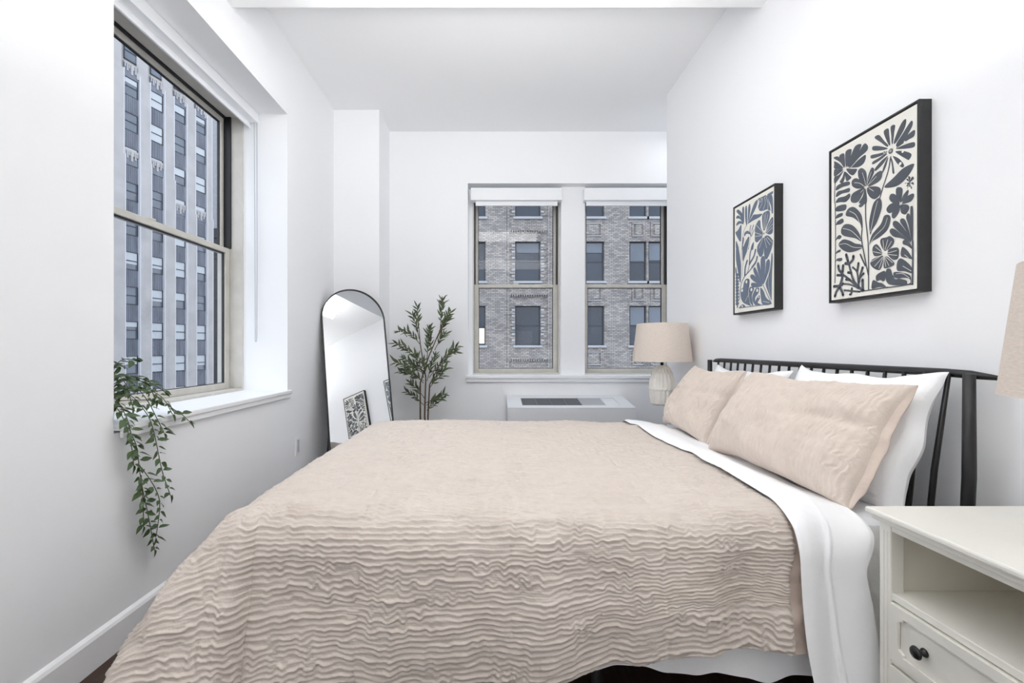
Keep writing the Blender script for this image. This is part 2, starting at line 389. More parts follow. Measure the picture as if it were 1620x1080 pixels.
for i, yb in enumerate(bays):
    k = i-4
    p0, p1 = yb+1.45, yb+2.73
    if i == len(bays)-1: p1 = 57.7
    p = MB(); tbox(p, p0, p1, -.25, .16, -16, crest(k)-.4 if k < 1 or k > 1 else 20.4); tbox(p, p0+.06, p1-.06, -.25, .06, 17, CR2-.6); tbox(p, p0-.2, p1-.3, -.25, -.02, CR2-1, TOP)
    po = p.build('pier', 'limestone', tw)
    e = MB()
    for z0, z1, o in ((-16, crest(k)-.4 if k != 1 else 20.4, .17), (17, CR2-.6, .07)):
        d = 0 if o > .1 else .06
        tbox(e, p0+d-.01, p0+d+.07, -.24, o, z0, z1+.05); tbox(e, p1-d-.07, p1-d+.01, -.24, o, z0, z1+.05)
    e.build('pale_edge', 'edge', po)
    # joints in the limestone
    for r in range(17):
        zb = 5.67+3.65*(r-5); b0, b1 = yb+.02, yb+1.43
        if zb+1.9 > TOP: continue
        up = zb > CR2-.8
        o = -.20 if not up else -.18
        f = MB()
        tbox(f, b0, b0+.07, o, o+.1, zb, zb+1.9); tbox(f, b1-.07, b1, o, o+.1, zb, zb+1.9)
        tbox(f, b0, b1, o, o+.1, zb+.92, zb+1.0); tbox(f, b0, b1, o, o+.1, zb, zb+.08); tbox(f, b0, b1, o, o+.1, zb+1.83, zb+1.9)
        fo = f.build('window', 'exframe', tw)
        g = MB(); tbox(g, b0+.07, b1-.07, o, o+.03, zb+.08, zb+1.83); g.build('pane', 'exglass', fo)
        u = random.random()
        if u < .70:
            hgt = random.choice([.85, .85, .85, 1.2, 1.7, 1.7, .5]); g = MB(); tbox(g, b0+.09, b1-.09, o+.03, o+.045, zb+1.82-hgt, zb+1.82); g.build('window_blind', 'exblind', fo)
        s = MB()
        if not up:
            tbox(s, b0-.02, b1+.02, -.24, -.15, zb-1.75, zb)
            for q in range(7): tbox(s, b0+.08+q*.19, b0+.15+q*.19, -.15, -.10, zb-1.70, zb-.05)
            s.build('spandrel', 'spandrel', tw)
    for zc in (crest(k), CR2):
        c = MB()
        tbox(c, yb, yb+1.45, -.24, -.10, zc-1.3, zc+.1)
        c.build('crest_panel', 'spandrel', tw)
        c = MB()
        for q, (hh, ww) in enumerate(((.5, .10), (.9, .14), (.5, .12), (1.2, .2), (.5, .12), (.9, .14), (.5, .10))):
            tbox(c, yb+.05+q*.205, yb+.05+q*.205+ww, -.24, -.02, zc+.1-hh*.8, zc+.25)
        tbox(c, yb, yb+1.45, -.24, -.04, zc+.1, zc+.3)
        c.build('crest_fin', 'limestone', tw)
    for z in np.arange(-9, crest(k)-1, 2.43):
        j = MB(); tbox(j, p0+.1, p1-.1, .155, .164, z, z+.03); j.build('stone_joint', 'stone', po)
dk = thing('dark_tower', (-32, 78, -16), 'dark glass tower rising behind the pale office tower', 'building')
mb = MB(); mb.box(-60, -34, 70, 90, -16, 19.5); mb.build('tower_body', 'dark_tower', dk)
mb = MB()
for q in range(11): mb.box(-60, -33.9, 69.8, 70.0, -14+q*3.2, -13.6+q*3.2)
mb.build('floor_band', 'exframe', dk)
mb = MB(); mb.box(-58, -36, 72, 88, 19.5, 40); mb.build('upper_body', 'stone', dk)
# brick block, straight ahead; wall face at Y = 24
YF = 24.0
bk = thing('brick_apartment_building', (2, 24, -16), 'grey-tan brick apartment building with dark sash windows outside the far windows', 'building')
zy = lambda y: H+(550-y)/30; xx = lambda x: (x-780)/30
cols = [(xx(669), xx(707)), (xx(733), xx(768)), (xx(815), xx(855)), (xx(918), xx(956)), (xx(996), xx(1023)), (xx(1026), xx(1053)), (xx(1095), xx(1135)), (xx(570), xx(610))]
rows = [(zy(y+62.5), zy(y)) for y in (77.5, 179, 280.5, 382, 483.5, 585, 686.5)]
holes = [(c0, c1, r0, r1) for c0, c1 in cols for r0, r1 in rows]
mb = MB(); holed(mb, lambda a, d, z: (a, YF+d, z), -14, 18, -16, 22, .4, holes)
mb.box(-14, 18, YF+.401, YF+9, -16, 22)
mb.build('brick_wall', 'brick', bk)
for ci, (c0, c1) in enumerate(cols):
    for ri, (r0, r1) in enumerate(rows):
        f = MB(); y0 = YF+.16; y1 = YF+.24; zm = r0+(r1-r0)*.5; t = .06
        f.box(c0, c0+t, y0, y1, r0, r1); f.box(c1-t, c1, y0, y1, r0, r1); f.box(c0+t, c1-t, y0, y1, r1-t, r1); f.box(c0+t, c1-t, y0, y1, r0, r0+t); f.box(c0+t, c1-t, y0, y1, zm-.04, zm+.04)
        fo = f.build('window', 'exframe', bk)
        lit = (ci == 1 and ri == 4)
        for q0, q1, dd in ((r0+t, zm-.04, .03), (zm+.04, r1-t, .05)):
            MB().box(c0+t, c1-t, y0+dd, y0+dd+.01, q0, q1).build('pane', 'exglass2', fo)
        if lit: MB().box(xx(757), xx(766), y0+.01, y0+.02, zy(543), zy(519)).build('lit_pane', 'lit', fo)
        if random.random() < .5 and not lit:
            h_ = random.choice([.5, .9, 1.0]); MB().box(c0+t+.02, c1-t-.02, y0+.005, y0+.012, r1-t-h_, r1-t).build('window_blind', 'exglass', fo)
        s = MB(); s.box(c0-.10, c1+.10, YF-.10, YF+.15, r0-.12, r0); s.build('window_sill', 'stone', bk)
        s = MB(); s.box(c0-.05, c1+.05, YF-.035, YF+.02, r1, r1+.22); s.build('lintel', 'brick', bk)
        if ci in (2, 0):
            for side in (-1, 1):
                ex = c0-.02 if side < 0 else c1+.02
                for q in range(13):
                    z = r0+.05+q*.16; w = .30 if q % 2 == 0 else .16
                    a0, a1 = (ex-w, ex) if side < 0 else (ex, ex+w)
                    MB().box(a0, a1, YF-.05, YF+.01, z, z+.1).build('quoin', 'stone' if q % 2 else 'brick', bk)
        if ci in (3, 4, 5):
            z1 = r0-.22; z0 = r0-1.15
            p = MB(); p.box(c0, c1, YF-.03, YF+.01, z0, z0+.08); p.box(c0, c1, YF-.03, YF+.01, z1-.08, z1)
            p.box(c0+.12, c0+.2, YF-.06, YF+.01, z0+.08, z1-.08); p.box(c1-.2, c1-.12, YF-.06, YF+.01, z0+.08, z1-.08)
            p.box(c0+.3, c1-.3, YF-.07, YF+.01, z0+.2, z1-.2)
            p.build('brick_panel', 'brick', bk)
            p = MB(); p.box(c0+.2, c1-.2, YF-.08, YF, z1-.16, z1-.11); p.box(c0+.2, c1-.2, YF-.08, YF, z0+.11, z0+.16); p.build('panel_edge', 'stone', bk)
for ri, (r0, r1) in enumerate(rows):
    z = r0-.68
    p = MB(); p.box(xx(806), xx(866), YF-.07, YF+.01, z-.05, z+.12)
    for q in range(16): p.box(xx(806)+q*.125, xx(806)+q*.125+.06, YF-.1, YF+.01, z-.16, z-.05)
    p.build('belt_course', 'brick', bk)
for a, b_ in ((803, 806), (866, 869), (905, 909), (1064, 1068)):
    MB().box(xx(a), xx(b_), YF-.08, YF+.01, -16, 22).build('brick_strip', 'brick', bk)
# ------------------------------------------------------------------ bed frame (slim black metal)
YM0, YM1 = 1.31, 2.84
bed = thing('bed_frame', (.35, 2.07, 0), 'black metal bed frame with a spindle headboard against the right wall', 'bed')
XH = 1.36
for yy in (1.30, 2.855):
    p = MB(); p.tube([(XH-.035, yy, 0), (XH-.02, yy, .35), (XH, yy, .75), (XH, yy, 1.045)], [.012, .015, .016, .014], 14); p.build('post', 'black', bed, True)
r = MB(); pts = []
for i in range(25):
    t = i/24; y = 1.255+t*(2.90-1.255); e = min(t, 1-t)
    bow = .045*max(0, 1-e/.12)**2
    pts.append((XH+.022+bow*.5-.010*math.sin(math.pi*t), y, 1.045-.010*max(0, 1-e/.10)**2))
r.tube(pts, [.006]+[.0125]*23+[.006], 12); r.build('top_rail', 'black', bed, True)
r = MB(); r.box(XH-.055, XH-.02, 1.31, 2.845, .40, .435); r.build('lower_rail', 'black', bed, bevel=.004)
for i in range(20):
    y = 1.37+i*.0736; yb = 2.07+(y-2.07)*.96
    s = MB(); s.tube([(XH-.036, yb, .43), (XH-.018, (y+yb)/2, .75), (XH+.012, y, 1.045)], [.008, .0085, .006], 8); s.build('spindle', 'black', bed, True)
for y0, y1 in ((1.305, 1.335), (2.815, 2.845)): MB().box(-.68, XH-.03, y0, y1, .27, .325).build('side_rail', 'black', bed)
MB().box(-.70, -.67, 1.305, 2.845, .27, .325).build('foot_rail', 'black', bed)
for i in range(9): MB().box(-.60+i*.22, -.53+i*.22, 1.335, 2.815, .295, .32).build('slat', 'black', bed)
for (x, y) in ((-.66, 1.33), (-.66, 2.82), (.3, 2.07), (.3, 1.33), (.3, 2.82)): MB().tube([(x, y, 0), (x, y, .295)], .018, 10).build('leg', 'black', bed, True)
# mattress in a fitted sheet
def roundbox(x0, x1, y0, y1, z0, z1, r, seg=5):
    bm = bmesh.new(); bmesh.ops.create_cube(bm, size=1)
    for v in bm.verts: v.co = Vector(((x0+x1)/2+v.co.x*(x1-x0), (y0+y1)/2+v.co.y*(y1-y0), (z0+z1)/2+v.co.z*(z1-z0)))
    bmesh.ops.bevel(bm, geom=list(bm.edges), offset=r, segments=seg, affect='EDGES', profile=.5)
    me = bpy.data.meshes.new('m'); bm.to_mesh(me); bm.free()
    for p in me.polygons: p.use_smooth = True
    return me
me = roundbox(-.69, 1.318, YM0+.005, YM1-.005, .326, .628, .045); me.name = 'mattress'
mt = tag(link('mattress', me, 'white2'), 'mattress in a white fitted sheet lying on the black bed frame', 'mattress')
# drape model ---------------------------------------------------------------
def drape(X0, Xf, ax, ay, sy, ztop, R, thS, thC, sag=0):
    """ax: distance past the foot edge (negative on top), ay: distance past a side edge; returns x, y, z"""
    r = (np.maximum(ax, 0)**2.6+np.maximum(ay, 0)**2.6)**(1/2.6)
    hx = np.maximum(ax, 0)/np.maximum(r, 1e-9); hy = np.maximum(ay, 0)/np.maximum(r, 1e-9)
    nrm = np.sqrt(hx**2+hy**2)+1e-9; hx, hy = hx/nrm, hy/nrm
    mixc = np.clip(2*np.minimum(hx, hy)/np.maximum(np.maximum(hx, hy), 1e-6)*.75, 0, 1)*np.clip(r/.08, 0, 1)
    th = thS+(thC-thS)*mixc
    ang = np.minimum(r/R, th); over = np.maximum(r-R*th, 0)
    out = R*np.sin(ang)+over*np.cos(th); drop = R*(1-np.cos(ang))+over*np.sin(th)
    return out, drop, hx, hy, r
ZT = H-.452
sx = np.arange(-1.50, .53, .004)        # along the bed: negative on top (towards the head), 0 = foot edge
XFOOT = -.66; YNE, YFE = 1.375, 2.79
ty = np.arange(-(.575), (YFE-YNE)+.42, .0026)   # 0 = near edge
S_, T_ = np.meshgrid(sx, ty, indexing='ij')
AX = S_; AYn = -T_; AYf = T_-(YFE-YNE)
AY = np.maximum(AYn, AYf); sg = np.where(AYn > AYf, -1, 1)
out, drop, hx, hy, rr = drape(0, 0, AX, AY, 0, ZT, .14, math.radians(84), math.radians(54))
out = out+.06*np.clip(np.minimum(hx, hy)*3, 0, 1)*np.sin(np.pi*np.clip(rr/.75, 0, 1))
bx_ = np.minimum(S_, 0); by_ = np.clip(T_, 0, YFE-YNE)
PX = XFOOT-bx_*1.0*-1*-1 if False else XFOOT-bx_
PX = PX-out*hx
PY = YNE+by_+sg*out*hy
PZ = ZT-drop
# the cloth pulls back towards the foot where it hangs at the head end
hang = np.clip(drop/.4, 0, 1)
PX = PX-np.clip((PX-.3)/.5, 0, 1)*hang*.045
# large soft folds
top = np.clip(1-drop/.05, 0, 1)
def topnoise(s, t): return .012*vn(s/.35, t/.3, 20)+.006*vn(s/.14, t/.12, 21)
PZ = PZ+top*topnoise(S_, T_)-.02*np.clip(1-np.minimum(np.abs(T_), np.abs(T_-(YFE-YNE)))/.25, 0, 1)*top*.6
side = np.clip(drop/.25, 0, 1)
fold = .028*vn(S_/.20, T_*0+3.3, 22)+.012*vn(S_/.09, T_/.5, 23)+.018*vn(S_/.5, T_/.2, 24)
ang_ = np.arctan2(hx, hy)
cf = .030*np.sin(ang_*9+1.0)*np.clip(r_ if False else rr/.35, 0, 1)*np.clip(np.minimum(hx, hy)*6, 0, 1)
PX = PX-(fold*side+cf)*hx; PY = PY+sg*(fold*side+cf)*hy
PX = PX + .01*side*vn(S_/.15, T_/.1, 28)
hemw = np.clip(rr/.45, 0, 1)
PZ = PZ+hemw**3*(.022*vn(S_/.25, T_*0+1.1, 25)+.01*vn(S_/.08, T_*0+2.1, 26))+.125*hemw**2*np.clip((PX+.30)/1.0, 0, 1)
P = np.stack([PX, PY, PZ], 2)
N = normals(P); N = N*np.where(N[..., 2:3].mean() < 0, -1, 1)
h = ruche(S_, T_, .0162, .0078, 30)
# puckers where stitch rows cross
h = h-.004*np.exp(-((((S_+.5) % .42)-.21)/.006)**2)*(vn(S_*0+2.5, T_/.05, 31) > 0)
em = np.minimum.reduce([S_-sx[0], sx[-1]-S_, T_-ty[0], ty[-1]-T_]); rd = .018
h = h-np.where(em < rd, rd-np.sqrt(np.maximum(rd**2-(rd-np.minimum(em, rd))**2, 0)), 0)
P = P+N*h[..., None]
P[..., 2] = np.maximum(P[..., 2], .03)
duvet = grid_obj('duvet', P, 'duvet')
tag(duvet, 'beige duvet of ruched fabric spread over the bed', 'duvet')
# satin lining showing past the duvet's head edge on the near side
s2 = np.arange(0, .12, .005); t2 = np.arange(.02, .46, .004)
S2, T2 = np.meshgrid(s2, t2, indexing='ij')
o2, d2_, _, _, _ = drape(0, 0, S2*0-1, T2, 0, ZT, .13, math.radians(84), 1)
hg = np.clip(d2_/.4, 0, 1)
Q = np.stack([.825+S2-.075*hg-.015, YNE-o2+.010-.12*S2+.004*vn(S2/.03, T2/.03, 40)-.010*vn(T2/.06, S2/.05, 41)-.010*np.sin(np.pi*S2/.1), ZT-d2_+.015*hg], 2)
grid_obj('lining', Q, 'satin', duvet)
# flat sheet: skirt below the duvet and the band folded back over it
sheet = thing('flat_sheet', (.6, 2.07, .6), 'white flat sheet folded back over the beige duvet and hanging below its hem', 'sheet')
u = np.arange(0, 1.0001, .01); tt = np.arange(-.60, (YFE-YNE)+.45, .008)
U2, T3 = np.meshgrid(u, tt, indexing='ij')
ayn = -T3; ayf = T3-(YFE-YNE); ay = np.maximum(ayn, ayf); s3 = np.where(ayn > ayf, -1, 1)
o3, d3, _, _, _ = drape(0, 0, U2*0-1, ay, 0, ZT, .14, math.radians(85), 1)
hg = np.clip(d3/.4, 0, 1)*(s3 < 0)
x0 = .812+.010*vn(T3/.3, T3*0, 50)-.02*hg+.08*hg*np.clip(d3/.6, 0, 1)**2; q1 = np.clip(d3/.16, 0, 1)*(s3 < 0); x1 = 1.055+.008*vn(T3/.25, T3*0+5, 51)-.085*q1*q1*(3-2*q1)+.085*np.clip(d3/.5, 0, 1)*(s3 < 0)
XX = x0+(x1-x0)*U2
onm = np.clip((XX-.86)/.17, 0, 1); onm = onm*onm*(3-2*onm)
lift = (.025+topnoise(XFOOT-XX, T3)-.012*np.clip(1-np.minimum(np.abs(T3), np.abs(T3-(YFE-YNE)))/.25, 0, 1))*(1-onm)-.016*onm
zz = ZT-d3+lift*(1-np.clip(d3/.14, 0, 1))+.006*vn(XX/.08, T3/.2, 52)*np.clip(1-d3/.1, 0, 1)-.008*np.exp(-(np.minimum(U2, 1-U2)/.03)**2)
yy = YNE+np.clip(T3, 0, YFE-YNE)+s3*(o3+(.020+.016*vn(XX/.07, T3*.8, 53))*np.clip(d3/.045, 0, 1))
zz = zz+np.where(s3 < 0, np.clip(ayn/.6, 0, 1)**4*.03*vn(XX/.06, XX*0, 55), 0)
cr = np.exp(-((U2-.46)/.035)**2)*np.clip(d3/.1, .3, 1); yy = yy+s3*.006*cr; zz = zz+.002*cr
band = grid_obj('folded_band', np.stack([XX, yy, zz], 2), 'white', sheet)
u = np.arange(-.62, 1.10, .01); t4 = np.arange(0, .40, .01); U4, T4 = np.meshgrid(u, t4, indexing='ij')
hem = .200+.02*vn(U4/.25, U4*0, 60)+.012*vn(U4/.07, U4*0+3, 61)
yy = 1.292-.012-.014*vn(U4/.12, T4*1.2, 62)*(T4/.4)-.02*T4
zz = .62+(hem-.62)*T4/.4
grid_obj('skirt', np.stack([U4, yy, zz], 2), 'white', sheet)
# ------------------------------------------------------------------ pillows
def pillow(name, label, cat, grp, c, Wd, Ht, Th, yaw, lean, mname, ruched=False, seed=0, roll=0, back='white'):
    root = thing(name, c, label, cat, grp)
    V = Vector((math.cos(lean), 0, math.sin(lean))); U = Vector((0, -1, 0)); Nn = Vector((-math.sin(lean), 0, math.cos(lean)))
    Rm = Matrix.Rotation(yaw, 3, 'Z'); U, V, Nn = Rm @ U, Rm @ V, Rm @ Nn
    if roll: Q_ = Matrix.Rotation(roll, 3, Nn); U, V = Q_ @ U, Q_ @ V
    n = 230 if ruched else 90; nn = 120 if ruched else 70
    a, b = np.meshgrid(np.linspace(-1, 1, n), np.linspace(-1, 1, nn), indexing='ij')
    ex = 1-.07*(1-b**2)*np.abs(a)**3; ey = 1-.10*(1-a**2)*np.abs(b)**3
    x = a*Wd/2*ex+.012*vn(b*2.2, a*0+7, seed+15)*np.abs(a)**6*(1-b**8); y = b*Ht/2*ey+.012*vn(a*2.2, b*0+9, seed+16)*np.abs(b)**6*(1-a**8)-.015*(1-a**2)*np.clip(b, 0, 1)**2
    prof = np.maximum((1-a**2)*(1-b**2), 0)**.42*(1-.12*b)
    wr = .011*vn(a*2.5, b*2.5, seed+1)+.003*vn(a*8, b*7, seed+2)
    crease = -.020*np.exp(-((b-.25*a+.05)/.10)**2)*np.clip(a, 0, 1)
    cor = np.clip((np.abs(a)**6+np.abs(b)**6)*.5, 0, 1)
    f = Th/2*1.25*prof+(wr+crease*(1 if ruched else .4))*prof**.5
    if not ruched:
        gl = np.exp(-((np.maximum(np.abs(a)-0, np.abs(b)*1.0)-.86)/.012)**2); f = f-.004*gl+.012*np.exp(-((a-.25*b+.1)/.12)**2)*vn(a*2, b*2, seed+11)*prof
        f = f+.007*vn((a+b)*4, (a-b)*1.5, seed+12)*prof**.5
    if ruched: f = f+ruche(y+10, x+10, .0150, .0062, seed+3)*np.clip(prof*3, 0, 1)
    ed = .006*vn(a*5, b*5, seed+9)*cor
    bk_ = -Th/2*.75*prof
    def P3(d, kx=1): return np.stack([x*kx*U[i]+y*V[i]+(d+ed-.02*(a**2)*(1-b))*Nn[i]+c[i] for i in range(3)], 2)
    pn = prof/prof.max(); kx = 1
    if ruched: kx = 1+.11*np.clip(4*pn*(1-pn), 0, 1)*np.abs(a)**4; bk_ = bk_+.006*vn(a*9, b*6, seed+14)*np.clip(pn*4, 0, 1)
    fo = grid_obj('front_panel', P3(f, .97 if ruched else 1), mname, root)
    bo = grid_obj('back_panel', P3(bk_, .97*kx if ruched else 1)[:, ::-1], back, root)
    # flat flange running round the seam
    if ruched is False:
        pass
    return root
G1 = 'white pillows against the headboard'; G2 = 'beige ruched pillows in front of the white ones'
R_ = math.radians
pillow('pillow', 'white pillow leaning on the headboard, the nearer one, by the near nightstand', 'pillow', G1, (1.262, 1.665, .830), .62, .47, .15, R_(2), R_(67), 'white', seed=70)
pillow('pillow', 'white pillow leaning on the headboard, the farther one, mostly hidden', 'pillow', G1, (1.27, 2.40, .815), .72, .44, .13, R_(-2), R_(68), 'white', seed=80)
pillow('pillow', 'large beige ruched pillow nearer to the viewer, in front of the near white pillow', 'pillow', G2, (1.118, 1.735, .835), .79, .43, .17, R_(4), R_(54), 'beige', True, 90, back='satin')
pillow('pillow', 'beige ruched pillow beside the far lamp, the farther of the two beige ones', 'pillow', G2, (1.150, 2.565, .832), .66, .42, .15, R_(-3), R_(56), 'beige', True, 110, back='satin')
# ------------------------------------------------------------------ nightstands
def nightstand(label):
    y0, y1 = .455, 1.17; X0, X1 = .993, 1.40; Z = .709
    t = thing('nightstand', (1.2, .81, 0), label, 'nightstand', 'ivory nightstands either side of the bed')
    MB().box(.968, 1.405, .43, 1.187, Z-.016, Z).build('top', 'furn', t, bevel=.005)
    MB().box(.980, 1.402, .443, 1.178, Z-.030, Z-.016).build('moulding', 'furn', t, bevel=.003)
    for px, py, s in ((X0, y1-.034, 1), (X0, y0, 1), (X1-.034, y1-.034, 0), (X1-.034, y0, 0)):
        p = MB(); p.box(px, px+.034, py, py+.034, 0, Z-.030); po = p.build('post', 'furn', t, bevel=.003)
        if s:
            g = MB()
            for q in (.009, .019): g.box(px-.0012, px+.001, py+q, py+q+.006, .10, Z-.05)
            g.build('flute', 'furn', po, bevel=.0008)
    MB().box(X0+.002, X0+.02, y0+.034, y1-.034, .662, Z-.030).build('apron', 'furn', t)
    for a, b in ((y0+.006, y0+.022), (y1-.022, y1-.006)): MB().box(X0+.034, X1-.034, a, b, .13, Z-.030).build('side_panel', 'furnin', t)
    MB().box(X1-.02, X1-.008, y0+.034, y1-.034, .13, Z-.030).build('back_panel', 'furnin', t)
    MB().box(X0+.004, X1-.02, y0+.022, y1-.022, .490, .508).build('shelf', 'furn', t, bevel=.002)
    MB().box(X0+.004, X0+.02, y0+.034, y1-.034, .334, .346).build('divider', 'furn', t)
    MB().box(X0+.004, X1-.02, y0+.022, y1-.022, .13, .145).build('bottom_panel', 'furnin', t)
    MB().box(X0+.004, X0+.02, y0+.034, y1-.034, .145, .19).build('base_apron', 'furn', t)
    for zb, zt in ((.349, .487), (.193, .331)):
        ya, yb = y0+.037, y1-.037; xf = X0-.006
        d = MB(); d.box(xf+.008, X1-.03, ya, yb, zb, zt)
        m_ = .022; n_ = .014
        outer = [(ya, zb), (yb, zb), (yb, zt), (ya, zt)]
        ia, ib, za, zc = ya+m_, yb-m_, zb+m_, zt-m_
        inner = [(ia+n_, za), (ib-n_, za), (ib-n_, za+n_*.5), (ib, za+n_), (ib, zc-n_), (ib-n_, zc-n_*.5), (ib-n_, zc), (ia+n_, zc), (ia+n_, zc-n_*.5), (ia, zc-n_), (ia, za+n_), (ia+n_, za+n_*.5)]
        vs = [(xf, a, b) for a, b in outer]+[(xf, a, b) for a, b in inner]+[(xf+.007, a, b) for a, b in inner]+[(xf+.010, a, b) for a, b in outer]
        fs = [(0, 1, 5, 4), (1, 2, 8, 7), (1, 7, 6, 5), (2, 3, 11, 10), (2, 10, 9, 8), (3, 0, 14, 13), (3, 13, 12, 11), (0, 4, 15, 14)]
        fs += [(4+i, 4+(i+1) % 12, 16+(i+1) % 12, 16+i) for i in range(12)]
        fs += [(i, (i+1) % 4, 28+(i+1) % 4, 28+i) for i in range(4)]
        d.add(vs, fs); do = d.build('drawer', 'furn', t)
        for ky in (ya+.11, yb-.085):
            kb = MB(); kz = (zb+zt)/2
            prof = [(.0005, -.027), (.007, -.0265), (.013, -.023), (.015, -.019), (.0125, -.0165), (.005, -.0135), (.005, -.006), (.009, -.003), (.010, .001)]
            kb.lathe([(r_, z_) for r_, z_ in prof], 16)
            kb.v = [(xf+.006+z_, ky+x_, kz+y_) for x_, y_, z_ in kb.v]
            kb.build('knob', 'black', do, True)
    return t
ns = nightstand('ivory nightstand in the near right corner, with a shelf and black knobs')
ns2 = copy_tree(ns); ns2.location = (ns.location.x+.032, ns.location.y+2.53, 0)
ns2['label'] = 'ivory nightstand on the far side of the bed, under the far lamp'
# ------------------------------------------------------------------ lamps
def lamp(x, y, label):
    t = thing('table_lamp', (x, y, .709), label, 'lamp', 'ribbed ceramic table lamps on the nightstands')
    prof = []
    for i in range(60):
        q = i/59; z = q*.285
        key = [(0, .062), (.03, .071), (.25, .081), (.45, .084), (.62, .080), (.8, .066), (.92, .050), (1, .030)]
        for (a, ra), (b, rb) in zip(key, key[1:]):
            if a <= q <= b: r = ra+(rb-ra)*((q-a)/(b-a)); break
        prof.append((r, z))
    def fn(r, z, th):
        q = z/.285; n = 18
        band = 0 if q < .40 else (1 if q < .80 else 2)
        c = abs(math.cos(n/2*th+(math.pi/2 if band == 1 else 0)))
        edge = .0035*math.exp(-((q-.40)/.02)**2)+.003*math.exp(-((q-.80)/.02)**2)
        return r+.0075*c**.6+edge*(.5+.5*c)
    m_ = MB(); m_.lathe([(.0005+prof[0][0]*.9, 0)]+prof, 132, (x, y, .709), fn); m_.build('base', 'ceramic', t, True)
    m_ = MB(); m_.tube([(x, y, .99), (x, y, 1.06)], .011, 12); m_.build('neck', 'black', t, True)
    m_ = MB(); m_.tube([(x, y, 1.055), (x, y, 1.10)], .016, 12); m_.build('bulb_socket', 'black', t, True)
    m_ = MB(); m_.lathe([(.012, 1.10), (.028, 1.13), (.031, 1.155), (.022, 1.18), (.004, 1.19)], 16, (x, y, 0)); m_.build('bulb', 'shadein', t, True)
    n = 64; zb, zt, rb, rt = 1.022, 1.295, .206, .176
    def ring(mb_, r0, z0, r1, z1):
        vs = [(x+r*math.cos(2*math.pi*k/n), y+r*math.sin(2*math.pi*k/n), z) for r, z in ((r0, z0), (r1, z1)) for k in range(n)]
        mb_.add(vs, [(k, (k+1) % n, n+(k+1) % n, n+k) for k in range(n)])
    m_ = MB(); ring(m_, rb, zb, rt, zt); ring(m_, rt, zt, rt-.003, zt); ring(m_, rt-.003, zt, rb-.003, zb); ring(m_, rb-.003, zb, rb, zb)
    so = m_.build('shade', 'shade', t)
    for p in so.data.polygons: p.use_smooth = True
    m_ = MB()
    for k in range(3):
        a = 2*math.pi*k/3+.5; m_.tube([(x, y, 1.10), (x+(rb-.02)*math.cos(a), y+(rb-.02)*math.sin(a), 1.09)], .0018, 6)
    m_.build('shade_ring', 'black', so)
    return t
lamp(1.222, .83, 'table lamp at the right edge on the near nightstand, only its beige shade in view')
lamp(1.225, 3.30, 'table lamp with beige drum shade and ribbed cream base on the far nightstand')
# ------------------------------------------------------------------ floor mirror
mr = thing('floor_mirror', (-1.13, 3.55, 0), 'arched floor mirror with a thin black frame leaning in the far left corner', 'mirror')
az, el, dd = R_(-56.013), R_(13.63), -3.6527
n_ = Vector((math.cos(el)*math.cos(az), math.cos(el)*math.sin(az), math.sin(el))); e1 = Vector((-math.sin(az), math.cos(az), 0)); e2 = n_.cross(e1)
if e2.z < 0: e2 = -e2
ORG = n_*dd+Vector((0, 0, H))
def MP(u, v, w): return ORG+e1*u+e2*v+n_*w
# v such that the bottom touches the floor
vb = (0-ORG.z)/e2.z+.004; uc, hw = 1.168, .262
vt = (1.612-ORG.z)/e2.z
arc = [(uc+hw*math.cos(a), vt-hw+hw*math.sin(a)) for a in [math.pi*i/40 for i in range(41)]]
outl = [(uc-hw, vb), (uc+hw, vb)]+arc
N_ = len(outl)
m_ = MB(); m_.add([MP(u, v, 0) for u, v in outl], [tuple(range(N_))]); m_.build('mirror_glass', 'mirror', mr)
m_ = MB(); m_.add([MP(u, v, -.002) for u, v in outl]+[MP(u, v, -.014) for u, v in outl], [tuple(range(N_)), tuple(range(2*N_-1, N_-1, -1))]+[(i, (i+1) % N_, N_+(i+1) % N_, N_+i) for i in range(N_)]); m_.build('backing_board', 'black', mr)
m_ = MB(); inn = [(uc+(u-uc)*.985, v if abs(v-vb) > .01 else v) for u, v in outl]
vs = []
def off(d):
    o = []
    for u, v in outl:
        if v <= vt-hw: o.append((u+(d if u > uc else -d), v-(d if abs(v-vb) < .01 else 0)))
        else:
            L_ = math.hypot(u-uc, v-(vt-hw)); o.append((uc+(u-uc)*(L_+d)/L_, vt-hw+(v-vt+hw)*(L_+d)/L_))
    return o
O, I = off(.003), off(-.006)
vs = [MP(u, v, .008) for u, v in O]+[MP(u, v, .008) for u, v in I]+[MP(u, v, -.014) for u, v in O]+[MP(u, v, .0005) for u, v in I]
fs = []
for i in range(N_):
    j = (i+1) % N_; fs += [(i, j, N_+j, N_+i), (i, j, 2*N_+j, 2*N_+i), (N_+i, N_+j, 3*N_+j, 3*N_+i)]
m_.add(vs, fs); m_.build('frame', 'black', mr)
m_ = MB(); m_.tube([MP(uc-hw+.03, vb+.62, -.016), MP(uc-hw-.01, vb+.3, -.05), MP(uc-hw-.02, vb-.0, -.085)], .008, 8); m_.build('stand_leg', 'black', mr, True)
